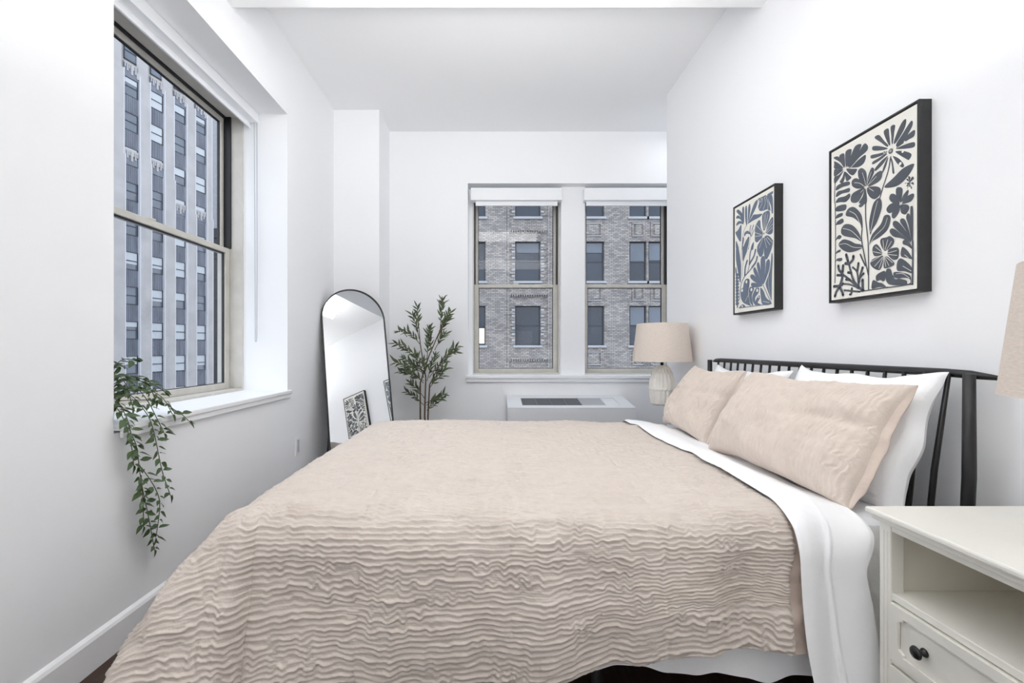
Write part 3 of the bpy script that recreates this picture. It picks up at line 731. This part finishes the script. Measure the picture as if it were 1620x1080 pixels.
# ------------------------------------------------------------------ wall unit under the far windows
ac = thing('wall_air_conditioner', (.68, 4.17, 0), 'white wall air conditioner under the far windows, dark louvres on top', 'air conditioner')
xa, xb, yf, ybk = .128, 1.24, 3.95, 4.395; zf, zk = .600, .662
def topz(y): return zf+(zk-zf)*(y-yf)/(ybk-yf)
m_ = MB(); m_.add([(xa, yf, .06), (xb, yf, .06), (xb, ybk, .06), (xa, ybk, .06), (xa, yf, zf-.012), (xb, yf, zf-.012), (xb, ybk, zk-.012), (xa, ybk, zk-.012)],
     [(0,3,2,1),(4,5,6,7),(0,1,5,4),(1,2,6,5),(2,3,7,6),(3,0,4,7)]); m_.build('cabinet', 'ac', ac)
MB().box(xa+.04, xb-.04, yf+.05, ybk, 0, .06).build('base', 'acdark', ac)
def slab(x0, x1, y0, y1, h0, h1):
    b = MB(); b.add([(x0,y0,topz(y0)+h0),(x1,y0,topz(y0)+h0),(x1,y1,topz(y1)+h0),(x0,y1,topz(y1)+h0),(x0,y0,topz(y0)+h1),(x1,y0,topz(y0)+h1),(x1,y1,topz(y1)+h1),(x0,y1,topz(y1)+h1)],
          [(0,3,2,1),(4,5,6,7),(0,1,5,4),(1,2,6,5),(2,3,7,6),(3,0,4,7)]); return b
gx0, gx1, gx2, gx3, gy0, gy1 = .262, .79, 1.0, 1.13, 4.03, 4.29
m_ = MB()
for (a, b, c, d) in ((xa, gx0, yf, ybk), (gx3, xb, yf, ybk), (gx0, gx3, yf, gy0), (gx0, gx3, gy1, ybk)):
    s_ = slab(a, b, c, d, -.012, 0); m_.add(s_.v, s_.f)
m_.build('top_panel', 'ac', ac)
slab(gx0, gx2, gy0, gy1, -.0118, -.011).build('grille_well', 'acdark', ac)
m_ = MB()
for i in range(14):
    y = gy0+.004+i*.0185; s_ = slab(gx0, gx1, y, y+.006, -.010, -.001); m_.add(s_.v, s_.f)
for i in range(5):
    x = gx0+i*(gx1-gx0)/4; s_ = slab(x-.003, x+.003, gy0, gy1, -.010, 0); m_.add(s_.v, s_.f)
tag(m_.build('louvre', 'acgrille', ac), 'dark open louvres')
m_ = MB()
for i in range(10):
    y = gy0+.002+i*.026; s_ = slab(gx1+.004, gx2-.004, y, y+.020, -.010, -.001); m_.add(s_.v, s_.f)
m_.build('louvre', 'acgrille2', ac)
slab(gx2+.004, gx3-.002, gy0+.002, gy1-.002, -.011, -.002).build('control_door', 'ac', ac)
ART1=[('P',0,[276,530,251,557,224,586,243,587,266,555,282,533]),
('P',0,[285,531,274,555,263,590,282,592,286,569,290,534]),
('P',0,[296,533,294,562,292,593,309,591,306,566,301,532]),
('P',0,[304,531,317,561,337,588,352,589,345,560,315,529]),
('P',0,[314,523,337,545,370,575,375,557,351,529,319,513]),
('P',0,[319,513,351,532,382,539,381,519,358,516,315,508]),
('P',0,[317,507,348,506,381,499,382,483,355,489,317,504]),
('P',0,[312,498,341,487,371,464,363,448,351,456,319,487]),
('P',0,[302,486,326,466,344,438,337,432,321,449,306,474]),
('P',0,[295,482,301,464,307,425,299,428,297,452,292,480]),
('P',0,[282,488,272,459,256,441,262,463,276,487]),
('P',0,[280,495,262,476,230,462,226,472,251,488,272,495]),
('P',0,[276,503,251,494,217,491,216,501,243,504,270,508]),
('P',0,[276,510,247,508,211,515,209,528,243,520,274,514]),
('P',0,[278,521,251,528,217,543,216,557,239,549,274,528]),
('K',26,[293,507]),
('D',12,[293,508]),
('K',7,[293,508]),
('L',9,[292,487,282,442,262,395,247,357]),
('P',0,[266,391,304,410,341,428,381,427,365,399,330,378,297,378]),
('P',0,[79,532,60,562,27,591,27,597,50,589,75,549]),
('P',0,[82,535,62,561,54,591,78,591,83,568,85,537]),
('P',0,[89,532,85,567,89,595,116,591,113,566,96,536]),
('P',0,[96,536,115,569,136,595,165,587,145,556,106,529]),
('P',0,[106,529,149,562,178,585,195,568,189,552,154,542,115,523]),
('P',0,[115,521,149,535,184,540,178,514,149,508,99,526]),
('P',0,[75,534,50,563,27,580,27,570,27,551,55,537]),
('P',0,[75,528,45,540,27,546,27,518,50,519]),
('P',0,[77,522,50,515,27,514,29,488,50,498]),
('P',0,[80,517,70,498,56,485,70,475,82,486,84,511]),
('P',0,[85,515,108,491,116,479,94,474,86,492]),
('P',0,[91,524,122,512,145,501,127,486,108,497]),
('D',9,[82,524]),
('L',8,[32,489,29,437,30,408]),
('L',8,[32,405,34,290,33,175,31,81]),
('P',0,[37,457,42,474,75,476,106,468,106,455,70,459]),
('P',0,[37,430,45,449,79,446,107,443,106,428,70,433]),
('P',0,[35,408,50,422,84,418,107,421,110,406,89,394,60,402]),
('P',0,[35,374,40,389,70,389,91,381,87,363,60,365]),
('P',0,[36,343,42,356,70,356,71,344,50,342]),
('P',0,[36,316,45,329,70,333,78,319,62,313,45,315]),
('P',0,[35,251,41,265,55,271,67,262,57,254,44,257]),
('P',0,[35,198,42,209,60,211,60,202,47,201]),
('P',0,[35,165,42,177,67,176,69,166,55,164,42,169]),
('P',0,[184,422,154,459,149,493,167,497,187,475,190,439]),
('P',0,[191,423,195,454,210,480,222,473,220,455,199,428]),
('P',0,[195,419,222,448,247,455,258,446,251,423,222,415]),
('P',0,[195,414,226,407,249,392,249,370,226,360,204,375,191,400]),
('P',0,[182,415,171,389,154,373,158,366,187,356,189,387]),
('P',0,[156,362,152,358,160,350,174,353,180,362,167,369]),
('P',0,[180,416,154,377,127,378,113,392,120,414,149,420]),
('P',0,[180,421,145,427,120,447,120,467,140,469,163,449]),
('D',11,[187,416]),
('W',3,[171,478,182,445,186,426]),
('W',3,[133,454,158,443,180,423]),
('W',3,[234,440,210,428,193,420]),
('W',3,[212,465,201,445,191,425]),
('W',3,[163,406,176,412]),
('W',3,[222,391,201,409]),
('L',9,[184,378,185,303,191,249,197,188,198,33]),
('P',0,[332,314,315,341,314,367,326,369,339,358,337,333]),
('P',0,[335,315,341,335,358,348,362,341,355,324]),
('P',0,[337,309,351,325,375,330,382,321,372,306,351,305]),
('P',0,[328,312,304,320,287,340,293,356,312,347]),
('P',0,[328,307,312,293,286,291,275,308,289,321,312,320]),
('P',0,[329,305,325,283,308,267,297,274,302,296]),
('P',0,[332,306,358,298,364,283,351,268,335,276,331,290]),
('D',8,[331,310]),
('P',0,[365,371,360,391,364,392,369,385,367,382]),
('P',0,[365,371,372,384,377,386,381,379,379,376]),
('P',0,[365,371,372,367,377,368,381,361,379,358]),
('P',0,[365,371,364,356,369,357,374,351,371,347]),
('P',0,[365,371,349,361,354,363,359,356,356,353]),
('P',0,[365,371,347,373,352,375,357,368,354,364]),
('P',0,[365,371,353,385,358,386,362,379,360,376]),
('P',0,[206,235,201,281,214,333,226,353,245,358,255,341,254,314,234,272,214,250]),
('W',3,[239,349,226,312,208,245]),
('P',0,[201,198,214,233,251,261,266,287,286,284,292,266,278,233,243,215,214,209]),
('W',3,[280,276,266,247,226,223,205,200]),
('P',0,[168,255,160,286,127,320,89,340,101,363,131,360,163,324,171,286]),
('W',3,[109,351,140,327,163,281]),
('P',0,[163,221,136,238,75,264,64,289,84,306,122,292,154,255]),
('W',3,[75,292,117,272,163,226]),
('P',0,[169,194,140,188,103,191,70,209,51,234,75,248,108,236,136,218,163,208]),
('W',3,[55,232,89,228,127,206,169,195]),
('L',9,[168,262,166,227,178,168,197,87]),
('L',11,[160,171,171,148,184,124]),
('P',0,[266,163,251,190,253,208,276,208,289,209,306,193,302,175,282,163]),
('P',0,[280,153,289,164,321,161,325,137,319,122,301,124,282,144]),
('P',0,[275,141,301,119,307,105,286,99,265,101,266,129]),
('P',0,[262,142,260,117,247,97,222,107,206,127,218,142,251,146]),
('P',0,[256,151,226,151,216,170,218,187,234,193,251,173]),
('D',15,[268,514]),
('K',9,[268,514]),
('W',3,[262,201,266,166]),
('W',3,[282,198,271,165]),
('W',3,[297,189,276,162]),
('W',3,[230,184,258,159]),
('W',3,[220,169,256,155]),
('W',3,[317,152,280,151]),
('W',3,[319,135,282,146]),
('W',3,[287,105,270,138]),
('W',3,[274,103,268,137]),
('W',3,[226,113,260,140]),
('W',3,[245,103,263,140]),
('W',3,[210,133,256,148]),
('W',3,[301,113,273,140]),
('P',0,[375,167,370,203,368,279,372,289,378,282,379,238,378,170]),
('P',0,[373,174,362,227,353,255,358,268,367,260,370,222]),
('P',0,[372,171,351,214,330,249,337,258,351,246,365,204]),
('P',0,[370,170,334,206,304,240,304,256,319,253,341,227,365,189]),
('P',0,[372,165,341,187,304,204,289,224,295,234,312,226,341,198]),
('L',10,[377,170,377,107,376,27]),
('P',0,[375,145,358,159,341,169,341,180,351,181,369,163]),
('P',0,[375,111,358,118,334,129,334,151,341,159,358,143,372,121]),
('P',0,[375,64,348,75,319,83,319,112,332,122,355,106,374,83]),
('D',11,[348,514]),
('D',13,[341,485]),
('D',17,[331,447]),
('W',3,[348,131,362,118]),
('W',3,[341,94,372,72]),
('P',0,[370,27,355,29,312,32,282,43,272,65,276,94,293,91,304,63,337,50,355,42,358,31,369,34,365,47,341,54,312,54,304,66,308,79,341,71,369,56]),
('P',0,[234,59,232,78,251,88,271,88,271,61,262,53,251,60]),
('P',0,[214,33,214,56,222,64,243,52,258,47,274,31,243,35]),
('L',7,[274,29,304,28,372,28]),
('W',3,[315,72,341,68,365,50]),
('L',7,[163,30,226,29,282,30]),
('L',16,[106,142,115,111,131,72,171,31]),
('L',20,[127,171,124,157,106,146,87,150]),
('L',20,[91,184,101,154]),
('L',15,[75,107,103,87,140,56,176,32]),
('L',18,[101,112,117,107]),
('L',18,[91,86,110,81]),
('L',20,[50,147,55,129,70,113,70,93,57,64]),
('L',20,[75,144,72,119]),
('L',18,[45,110,70,106]),
('L',20,[27,67,55,65,75,71]),
('L',20,[57,61,40,44,32,26]),
('L',20,[57,61,70,40,75,26]),
('L',12,[75,71,113,62,154,42]),
('L',13,[124,128,145,106,152,58,154,47]),
('L',17,[152,139,146,110]),
('L',17,[171,119,160,89,153,65]),
('L',14,[176,96,160,82]),
('L',20,[171,72,172,32]),
('L',12,[82,44,113,38,158,29]),
('L',15,[120,47,117,27,110,24])]
ART2=[('P',0,[106,506,75,552,33,591,46,601,75,582,98,553]),
('P',0,[110,508,94,553,93,595,110,595,112,555]),
('P',0,[104,501,69,540,27,556,43,568,75,550,98,525]),
('P',0,[107,500,69,514,30,512,37,528,63,531,94,516]),
('P',0,[133,485,122,532,122,586,135,596,141,574,141,526,141,493]),
('P',0,[147,498,150,551,153,584,167,596,174,571,165,533]),
('P',0,[156,502,186,557,214,588,240,594,237,571,203,535]),
('P',0,[144,492,180,512,203,525,237,517,282,507,259,496,203,495]),
('L',7,[135,487,113,466,98,435,91,363]),
('P',0,[75,410,37,447,20,476,37,479,56,488,82,505,83,460]),
('P',0,[27,426,23,404,29,376,56,370,46,399]),
('P',0,[91,368,91,409,101,431,110,419,104,393]),
('P',0,[104,359,116,390,159,420,156,381,138,352]),
('P',0,[113,430,116,451,150,453,174,427,138,439]),
('L',6,[206,470,186,440,174,413,162,373,156,349]),
('L',14,[177,473,168,448,177,419]),
('L',14,[203,469,188,446]),
('L',12,[209,443,183,415]),
('P',0,[177,343,186,367,206,378,203,353,197,339]),
('P',0,[324,592,372,594,365,580]),
('P',0,[324,590,355,583,370,563,374,488,362,489,357,523,339,557]),
('P',0,[246,597,287,595,318,591,339,551,352,503,324,517,292,520,259,530,246,552,254,572,248,587]),
('W',4,[265,571,281,582,270,592]),
('W',4,[254,536,281,560,287,587]),
('W',4,[292,525,311,554,303,588]),
('W',4,[332,516,334,546,316,587]),
('W',4,[265,575,254,585,265,588]),
('P',0,[295,416,281,474,287,504,318,510,344,503,347,474,324,437]),
('P',0,[287,411,270,438,265,475,248,481,220,458,216,426,217,383,237,369,259,376,281,384]),
('P',0,[313,405,334,443,372,465,374,417,370,387,344,384,318,397]),
('D',26,[300,400]),
('K',14,[300,400]),
('P',0,[295,381,243,354,237,330,237,320,259,289,281,288,295,311]),
('P',0,[300,379,334,381,370,350,372,337,360,304,324,264,303,277,297,326]),
('W',4,[318,504,303,423]),
('W',4,[303,499,296,425]),
('W',4,[334,490,311,421]),
('W',4,[232,461,284,415]),
('W',4,[217,426,281,398]),
('W',4,[220,405,281,394]),
('W',4,[365,450,318,406]),
('W',4,[372,430,318,403]),
('W',4,[370,412,324,397]),
('W',4,[259,334,289,376]),
('W',4,[324,320,303,373]),
('W',4,[350,330,313,373]),
('W',4,[370,338,324,377]),
('P',0,[71,179,47,249,26,326,30,400,50,388,71,318,81,236]),
('P',0,[97,298,94,342,100,377,146,370,133,337,110,306]),
('L',6,[158,360,120,319,97,269,91,205]),
('L',5,[91,386,81,308,77,178]),
('L',26,[142,289,123,254,119,215]),
('L',26,[222,332,207,301,171,273,164,267]),
('L',20,[189,357,171,322,164,274]),
('L',10,[164,267,152,234,133,213]),
('L',26,[237,292,225,267,189,245]),
('L',12,[195,248,158,226,114,205,81,167,67,114,67,84]),
('P',0,[292,137,272,197,269,272,292,286,309,264,306,198]),
('P',0,[295,140,309,204,317,249,339,260,349,240,339,199]),
('P',0,[286,136,249,201,234,251,249,262,263,239,278,179]),
('P',0,[283,137,225,188,201,229,216,241,237,217,266,168]),
('P',0,[281,135,225,157,177,188,177,206,207,201,249,167]),
('P',0,[286,133,225,131,183,145,186,161,225,155]),
('L',9,[292,134,322,90,360,34]),
('P',0,[360,50,333,95,314,131,317,150,349,207,363,286,372,258,365,163,363,72]),
('W',3,[339,193,339,127,357,60]),
('P',0,[30,240,60,228,47,219,23,227]),
('P',0,[30,222,60,210,47,201,23,208]),
('P',0,[30,203,60,191,47,182,23,189]),
('P',0,[30,185,60,177,47,164,23,171]),
('P',0,[30,166,60,158,47,145,23,152]),
('P',0,[30,148,60,140,47,127,23,134]),
('P',0,[30,129,60,122,47,109,23,115]),
('P',0,[30,111,60,103,47,90,23,97]),
('P',0,[30,92,60,85,47,72,23,78]),
('P',0,[30,74,60,67,47,53,23,59]),
('P',0,[23,238,19,261,26,278,37,243]),
('L',22,[32,236,40,132,43,43]),
('P',0,[126,53,94,71,77,102,81,141,100,146,110,173,133,191,164,183,164,151,152,111,171,52,183,37]),
('P',0,[201,37,171,59,158,110,164,137,189,141,210,128,189,92]),
('P',0,[225,37,198,60,195,92,225,126,255,124,249,99,219,75]),
('P',0,[222,39,225,64,255,87,263,70,243,49,272,36]),
('P',0,[266,124,295,104,317,68,357,41,355,30,317,28,283,38,272,69]),
('P',0,[60,36,97,54,126,39,114,33]),
('L',8,[60,36,195,34,360,31]),
('D',26,[138,174]),
('D',26,[94,132]),
('D',26,[186,125]),
('D',26,[240,114]),
('D',18,[95,43]),
('D',14,[253,77]),
('W',5,[164,109,126,67]),
('W',4,[292,51,344,39])]
# ------------------------------------------------------------------ pictures
def smooth_closed(p, k=5):
    n = len(p); o = []
    for i in range(n):
        a, b, c, d = p[i-1], p[i], p[(i+1) % n], p[(i+2) % n]
        for j in range(k):
            t = j/k; o.append(tuple(.5*(2*b[q]+(c[q]-a[q])*t+(2*a[q]-5*b[q]+4*c[q]-d[q])*t*t+(3*b[q]-a[q]-3*c[q]+d[q])*t**3) for q in (0, 1)))
    return o
def smooth_open(p, k=5):
    if len(p) < 3: return p
    e = [p[0]]+list(p)+[p[-1]]; o = []
    for i in range(1, len(e)-2):
        a, b, c, d = e[i-1], e[i], e[i+1], e[i+2]
        for j in range(k):
            t = j/k; o.append(tuple(.5*(2*b[q]+(c[q]-a[q])*t+(2*a[q]-5*b[q]+4*c[q]-d[q])*t*t+(3*b[q]-a[q]-3*c[q]+d[q])*t**3) for q in (0, 1)))
    return o+[p[-1]]
from mathutils.geometry import tessellate_polygon
def picture(y_far, width, z0, z1, art, ink, sc, rs, label):
    y_near = y_far-width; xw, xf = XR, 1.398
    t = thing('framed_picture', (xw, (y_far+y_near)/2, z0), label, 'picture', 'framed botanical prints above the bed')
    f = MB(); e = .007
    f.box(xf, xw, y_near, y_near+e, z0, z1); f.box(xf, xw, y_far-e, y_far, z0, z1)
    f.box(xf, xw, y_near+e, y_far-e, z0, z0+e); f.box(xf, xw, y_near+e, y_far-e, z1-e, z1)
    f.build('frame', 'pframe', t, bevel=.001)
    c = MB(); c.box(xf+.003, xf+.02, y_near+e+.004, y_far-e-.004, z0+e+.004, z1-e-.004); co = c.build('canvas', 'canvas', t)
    b = MB(); b.box(xf+.02, xw, y_near+e, y_far-e, z0+e, z1-e); b.build('backing', 'pframe', t)
    xc = xf+.003; lay = {'D': MB(), 'W': MB(), 'K': MB()}
    zi = [0]
    def poly(mb, pts, x):
        V_ = [Vector((x, y_far-u/1000, z0+v/1000)) for u, v in pts]
        tri = tessellate_polygon([V_]); mb.add(V_, [tuple(q) for q in tri])
    def stroke(mb, pts, w, x, taper=False):
        P_ = smooth_open(pts); n = len(P_); L_ = []; R2 = []
        for i, (u, v) in enumerate(P_):
            a = P_[max(i-1, 0)]; c_ = P_[min(i+1, n-1)]; dx, dy = c_[0]-a[0], c_[1]-a[1]; l = math.hypot(dx, dy) or 1
            ww = w/2*(1 if not taper else (.35+.65*math.sin(math.pi*min(1, (i+.5)/n))))
            L_.append((u-dy/l*ww, v+dx/l*ww)); R2.append((u+dy/l*ww, v-dx/l*ww))
        vs = [Vector((x, y_far-u/1000, z0+v/1000)) for u, v in L_+R2]; mb.add(vs, [(i, i+1, n+i+1, n+i) for i in range(n-1)])
        if not taper:
            for u, v in (P_[0], P_[-1]): poly(mb, [(u+w/2*math.cos(a), v+w/2*math.sin(a)) for a in [2*math.pi*q/10 for q in range(10)]], x)
    for k, w, c_ in art:
        p = list(zip(c_[::2], c_[1::2]))
        zi[0] += 1e-5
        if k == 'P': poly(lay['D'], smooth_closed(p), xc-.0003-zi[0])
        elif k == 'L': stroke(lay['D'], p, w*sc, xc-.0003-zi[0])
        elif k == 'W': stroke(lay['W'], p, max(w*sc, 1.3), xc-.0020)
        else:
            key, x = ('W', xc-.0021) if k == 'D' else ('K', xc-.0024)
            if k == 'K' and w > 20: key, x = 'D', xc-.0018
            poly(lay[key], [(p[0][0]+w*rs*math.cos(a), p[0][1]+w*rs*math.sin(a)) for a in [2*math.pi*q/18 for q in range(18)]], x)
    for k, nm, mm in (('D', 'print', ink), ('W', 'print_highlight', 'canvas'), ('K', 'print_centre', ink)):
        if lay[k].v: tag(lay[k].build(nm, mm, co), kind='stuff' if k == 'W' else None)
    return t
picture(1.895, .402, H+.185, H+.817, ART1, 'ink', .58, .34, 'framed botanical print nearer to the viewer, the one with a rayed daisy top right')
picture(2.650, .392, H+.190, H+.817, ART2, 'ink2', .52, .34, 'smaller-looking framed botanical print farther along the wall, above the far pillow')
# ------------------------------------------------------------------ plants
def leafmesh(name, L_, w, fold=.25, curl=.15, m='leaf', n=4):
    vs = []; fs = []
    for i in range(n+1):
        t = i/n; ww = w/2*math.sin(math.pi*min(1, (t*.97+.03))**.8) if 0 < i < n else w*.04
        z = -curl*L_*t*t
        vs += [(t*L_, -ww, z+fold*ww), (t*L_, 0, z), (t*L_, ww, z+fold*ww)]
    for i in range(n):
        a = i*3; fs += [(a, a+3, a+4, a+1), (a+1, a+4, a+5, a+2)]
    me = bpy.data.meshes.new(name); me.from_pydata(vs, [], fs); me.materials.append(M[m]); me.update()
    for p in me.polygons: p.use_smooth = True
    return me
def put_leaf(me, parent, pos, dirv, nrm, s=1):
    d = Vector(dirv).normalized(); n = Vector(nrm); n = (n-d*n.dot(d))
    if n.length < 1e-3: n = d.orthogonal()
    n.normalize(); y = n.cross(d)
    o = bpy.data.objects.new('leaf', me); COL.objects.link(o); o.parent = parent
    o.matrix_parent_inverse = Matrix.Translation(-parent.location)
    o.matrix_basis = Matrix.Translation(pos) @ Matrix((d, y, n)).transposed().to_4x4() @ Matrix.Scale(s, 4)
    return o
vine = thing('trailing_vine', (-1.53, 1.765, SILL), 'trailing green vine on the left window sill, its strands hanging down the wall', 'plant')
m_ = MB(); m_.lathe([(.040, 0), (.046, .01), (.056, .085), (.058, .09), (.052, .09), (.048, .075)], 24, (-1.53, 1.765, SILL)); m_.build('pot', 'pot', vine, True)
m_ = MB(); m_.lathe([(.05, .07), (.03, .078), (.002, .08)], 20, (-1.53, 1.765, SILL)); m_.build('soil', 'soil', vine, True)
LV = [leafmesh('vine_leaf_%s' % s, l, w, .3, c) for s, l, w, c in (('broad', .043, .021, .2), ('long', .046, .018, .1), ('small', .031, .014, .3))]
random.seed(21)
def strand(pts, n, spread, parent, r=.0016, leaves=LV, sag=.5):
    P_ = [Vector(p) for p in pts]; q = []
    for i in range(len(P_)-1):
        a = P_[max(i-1, 0)]; b = P_[i]; c = P_[i+1]; d = P_[min(i+2, len(P_)-1)]
        for j in range(6):
            t = j/6; q.append(.5*(2*b+(c-a)*t+(2*a-5*b+4*c-d)*t*t+(3*b-a-3*c+d)*t**3))
    q.append(P_[-1]); m_ = MB(); m_.tube(q, r, 5); m_.build('strand', 'stem', parent, True)
    for i in range(n):
        f = (i+.6)/n*(len(q)-1); k = min(int(f), len(q)-2); p = q[k].lerp(q[k+1], f-k); tan = (q[k+1]-q[k]).normalized()
        side = 1 if i % 2 else -1
        out = Vector((random.uniform(0, .5), side*random.uniform(.6, 1), random.uniform(-.5, .35)))
        dirv = out+tan*.35; nrm = Vector((random.uniform(.2, 1), random.uniform(-.6, .6), random.uniform(.3, 1)))
        p2 = p+dirv.normalized()*.006
        put_leaf(random.choice(leaves), parent, p2, dirv, nrm, random.uniform(.75, 1.15))
    put_leaf(leaves[0], parent, q[-1], q[-1]-q[-2], (1, .2, 0), .9)
C0 = (-1.53, 1.765, .91)
X_ = -1.352
strand([C0, (-1.46, 1.75, .93), (-1.38, 1.71, .865), (X_, 1.700, .80), (X_, 1.727, .74), (X_-.01, 1.761, .606), (X_, 1.787, .45), (X_, 1.817, .315)], 50, 1, vine)
strand([C0, (-1.45, 1.80, .94), (-1.37, 1.80, .86), (X_, 1.812, .79), (X_, 1.832, .72), (X_-.005, 1.868, .61), (X_, 1.908, .50)], 36, 1, vine)
strand([C0, (-1.44, 1.73, .90), (-1.37, 1.69, .85), (X_, 1.700, .76), (X_, 1.712, .68)], 18, 1, vine)
strand([(X_, 1.75, .66), (X_+.01, 1.80, .575), (X_, 1.845, .50), (X_, 1.84, .43), (X_, 1.825, .36)], 18, 1, vine)
strand([(X_-.005, 1.755, .63), (X_+.01, 1.745, .53), (X_, 1.76, .43)], 14, 1, vine)
strand([C0, (-1.50, 1.86, 1.0), (-1.47, 1.93, .98), (-1.44, 1.99, .93)], 20, 1, vine)
strand([C0, (-1.55, 1.85, 1.04), (-1.57, 1.93, 1.04)], 16, 1, vine)
strand([C0, (-1.45, 1.84, .96), (-1.39, 1.90, .92), (-1.36, 1.93, .84)], 18, 1, vine)
strand([C0, (-1.44, 1.77, 1.0), (-1.38, 1.80, .93), (-1.365, 1.85, .83), (X_, 1.87, .77)], 22, 1, vine)
strand([C0, (-1.5, 1.80, 1.01), (-1.42, 1.76, .98), (-1.38, 1.74, .90)], 16, 1, vine)
strand([C0, (-1.42, 1.90, .90), (-1.36, 1.97, .84), (-1.33, 1.99, .80)], 8, 1, vine)
strand([C0, (-1.50, 1.82, 1.06), (-1.48, 1.88, 1.07)], 14, 1, vine)
strand([C0, (-1.46, 1.80, .99), (-1.42, 1.87, .97), (-1.41, 1.90, .90)], 18, 1, vine)
strand([C0, (-1.55, 1.88, .95), (-1.57, 1.98, .93)], 16, 1, vine)
# olive tree
ol = thing('olive_tree', (-.62, 4.15, 0), 'potted artificial olive tree between the arched mirror and the far windows', 'plant')
m_ = MB(); m_.lathe([(.075, 0), (.085, .01), (.105, .17), (.108, .18), (.098, .18), (.09, .15)], 28, (-.62, 4.15, 0)); m_.build('pot', 'pot', ol, True)
m_ = MB(); m_.lathe([(.092, .15), (.05, .158), (.003, .16)], 20, (-.62, 4.15, 0)); m_.build('soil', 'soil', ol, True)
OV = [leafmesh('olive_leaf_%d' % i, l, w, .2, c, mm) for i, (l, w, c, mm) in enumerate(((.078, .019, .15, 'oleaf'), (.070, .017, -.1, 'oleaf'), (.062, .017, .25, 'oleaf2')))]
def OP(dx, dz, dy=0): return Vector((-.63+dx, 4.13+dy, dz))
trunks = [[OP(.03, .15), OP(.01, .5), OP(.02, .85), OP(-.03, 1.15), OP(-.05, 1.38)],
          [OP(-.02, .15), OP(-.03, .5), OP(-.03, .8), OP(.05, 1.05), OP(.15, 1.28), OP(.19, 1.40)],
          [OP(.04, .15), OP(.04, .5), OP(.05, .78, .03), OP(.13, .95, .05), OP(.20, 1.03, .05)]]
for tk in trunks:
    m_ = MB(); n = len(tk); m_.tube(tk, [.009-.006*i/(n-1) for i in range(n)], 7); m_.build('trunk', 'bark', ol, True)
BR = [((-.05, 1.30), (-.06, 1.50), 0), ((-.04, 1.2), (-.09, 1.41), -.04), ((-.03, 1.15), (-.17, 1.27), .03), ((-.15, 1.22), (-.235, 1.27), .05), ((0, 1.0), (-.20, 1.12), -.05),
      ((-.10, 1.08), (-.26, 1.16), .02), ((0, .9), (-.19, 1.02), .05), ((.02, .88), (-.25, .99), -.03), ((.0, .82), (-.22, .90), .04), ((0, .8), (-.16, .93), -.07), ((.01, .66), (-.12, .80), 0), ((.0, .6), (-.16, .72), .03),
      ((.15, 1.28), (.17, 1.56), 0), ((.15, 1.25), (.25, 1.44), -.04), ((.12, 1.2), (.22, 1.38), .05), ((.03, 1.0), (.06, 1.30), -.06), ((.07, 1.08), (.04, 1.25), .05), ((.1, 1.1), (.20, 1.24), -.06),
      ((.13, .95), (.30, 1.13), 0), ((.2, 1.03), (.295, 1.08), -.05), ((.05, .85), (.20, 1.00), -.08), ((.06, .80), (.19, .93), .05), ((.05, .75), (.17, .87), -.03), ((.03, .82), (.10, 1.05), .08),
      ((.02, .62), (.17, .66), 0), ((.03, .6), (.19, .70), -.04), ((0, .85), (-.06, 1.05), -.1), ((.02, .84), (.02, 1.00), -.12), ((.03, .55), (.09, .60), .02)]
cnt = 0; JOBS = []
for bi, ((x0, z0), (x1, z1), dy) in enumerate(BR):
    a, c = OP(x0, z0), OP(x1, z1, dy); mid = a.lerp(c, .5)+Vector((0, 0, .02)); pts = [a, mid, c]
    m_ = MB(); m_.tube(pts, [.0035, .0025, .0012], 5); m_.build('branch', 'bark', ol, True)
    L_ = (c-a).length; n = max(6, int(L_/.0145)); tan = (c-a).normalized()
    for i in range(n):
        t = .22+.78*i/(n-1); p = a.lerp(mid, t*2) if t < .5 else mid.lerp(c, t*2-1)
        ph = i*2.4+bi; sidev = tan.orthogonal().normalized(); sidev = Matrix.Rotation(ph, 3, tan) @ sidev
        dirv = tan*.9+sidev*random.uniform(.55, .95); dirv.y *= .8
        if p.y+dirv.normalized().y*.06 > 4.385: dirv.y = -abs(dirv.y)
        lf = random.choice(OV); nn_ = Vector((random.uniform(-.3, .3), -.7, random.uniform(.1, .9))); sc_ = random.uniform(.75, 1.15)
        JOBS.append((lf, p, dirv, nn_, sc_)); cnt += 1
random.shuffle(JOBS)
for j in JOBS[:296]: put_leaf(j[0], ol, *j[1:])
rest = {}
for lf, p, dv_, nn_, sc_ in JOBS[296:]:
    d = dv_.normalized(); n = (nn_-d*nn_.dot(d)).normalized(); y = n.cross(d); r_ = rest.setdefault(lf.materials[0].name, MB())
    r_.add([p+(d*v.co.x+y*v.co.y+n*v.co.z)*sc_ for v in lf.vertices], [tuple(q.vertices) for q in lf.polygons])
for k_, r_ in rest.items():
    tag(r_.build('foliage', 'oleaf' if k_ == 'olive_leaf' else 'oleaf2', ol, True), kind='stuff')
for i in range(9):
    b = random.choice(BR); f_ = random.uniform(.4, .9); p = OP(b[0][0]+(b[1][0]-b[0][0])*f_, b[0][1]+(b[1][1]-b[0][1])*f_, b[2]*f_-.012)
    bmn = MB(); bmn.lathe([(.001, -.009), (.005, -.006), (.0065, 0), (.005, .006), (.001, .009)], 8, p); bmn.build('olive', 'olive', ol, True)
print('leaves', cnt)
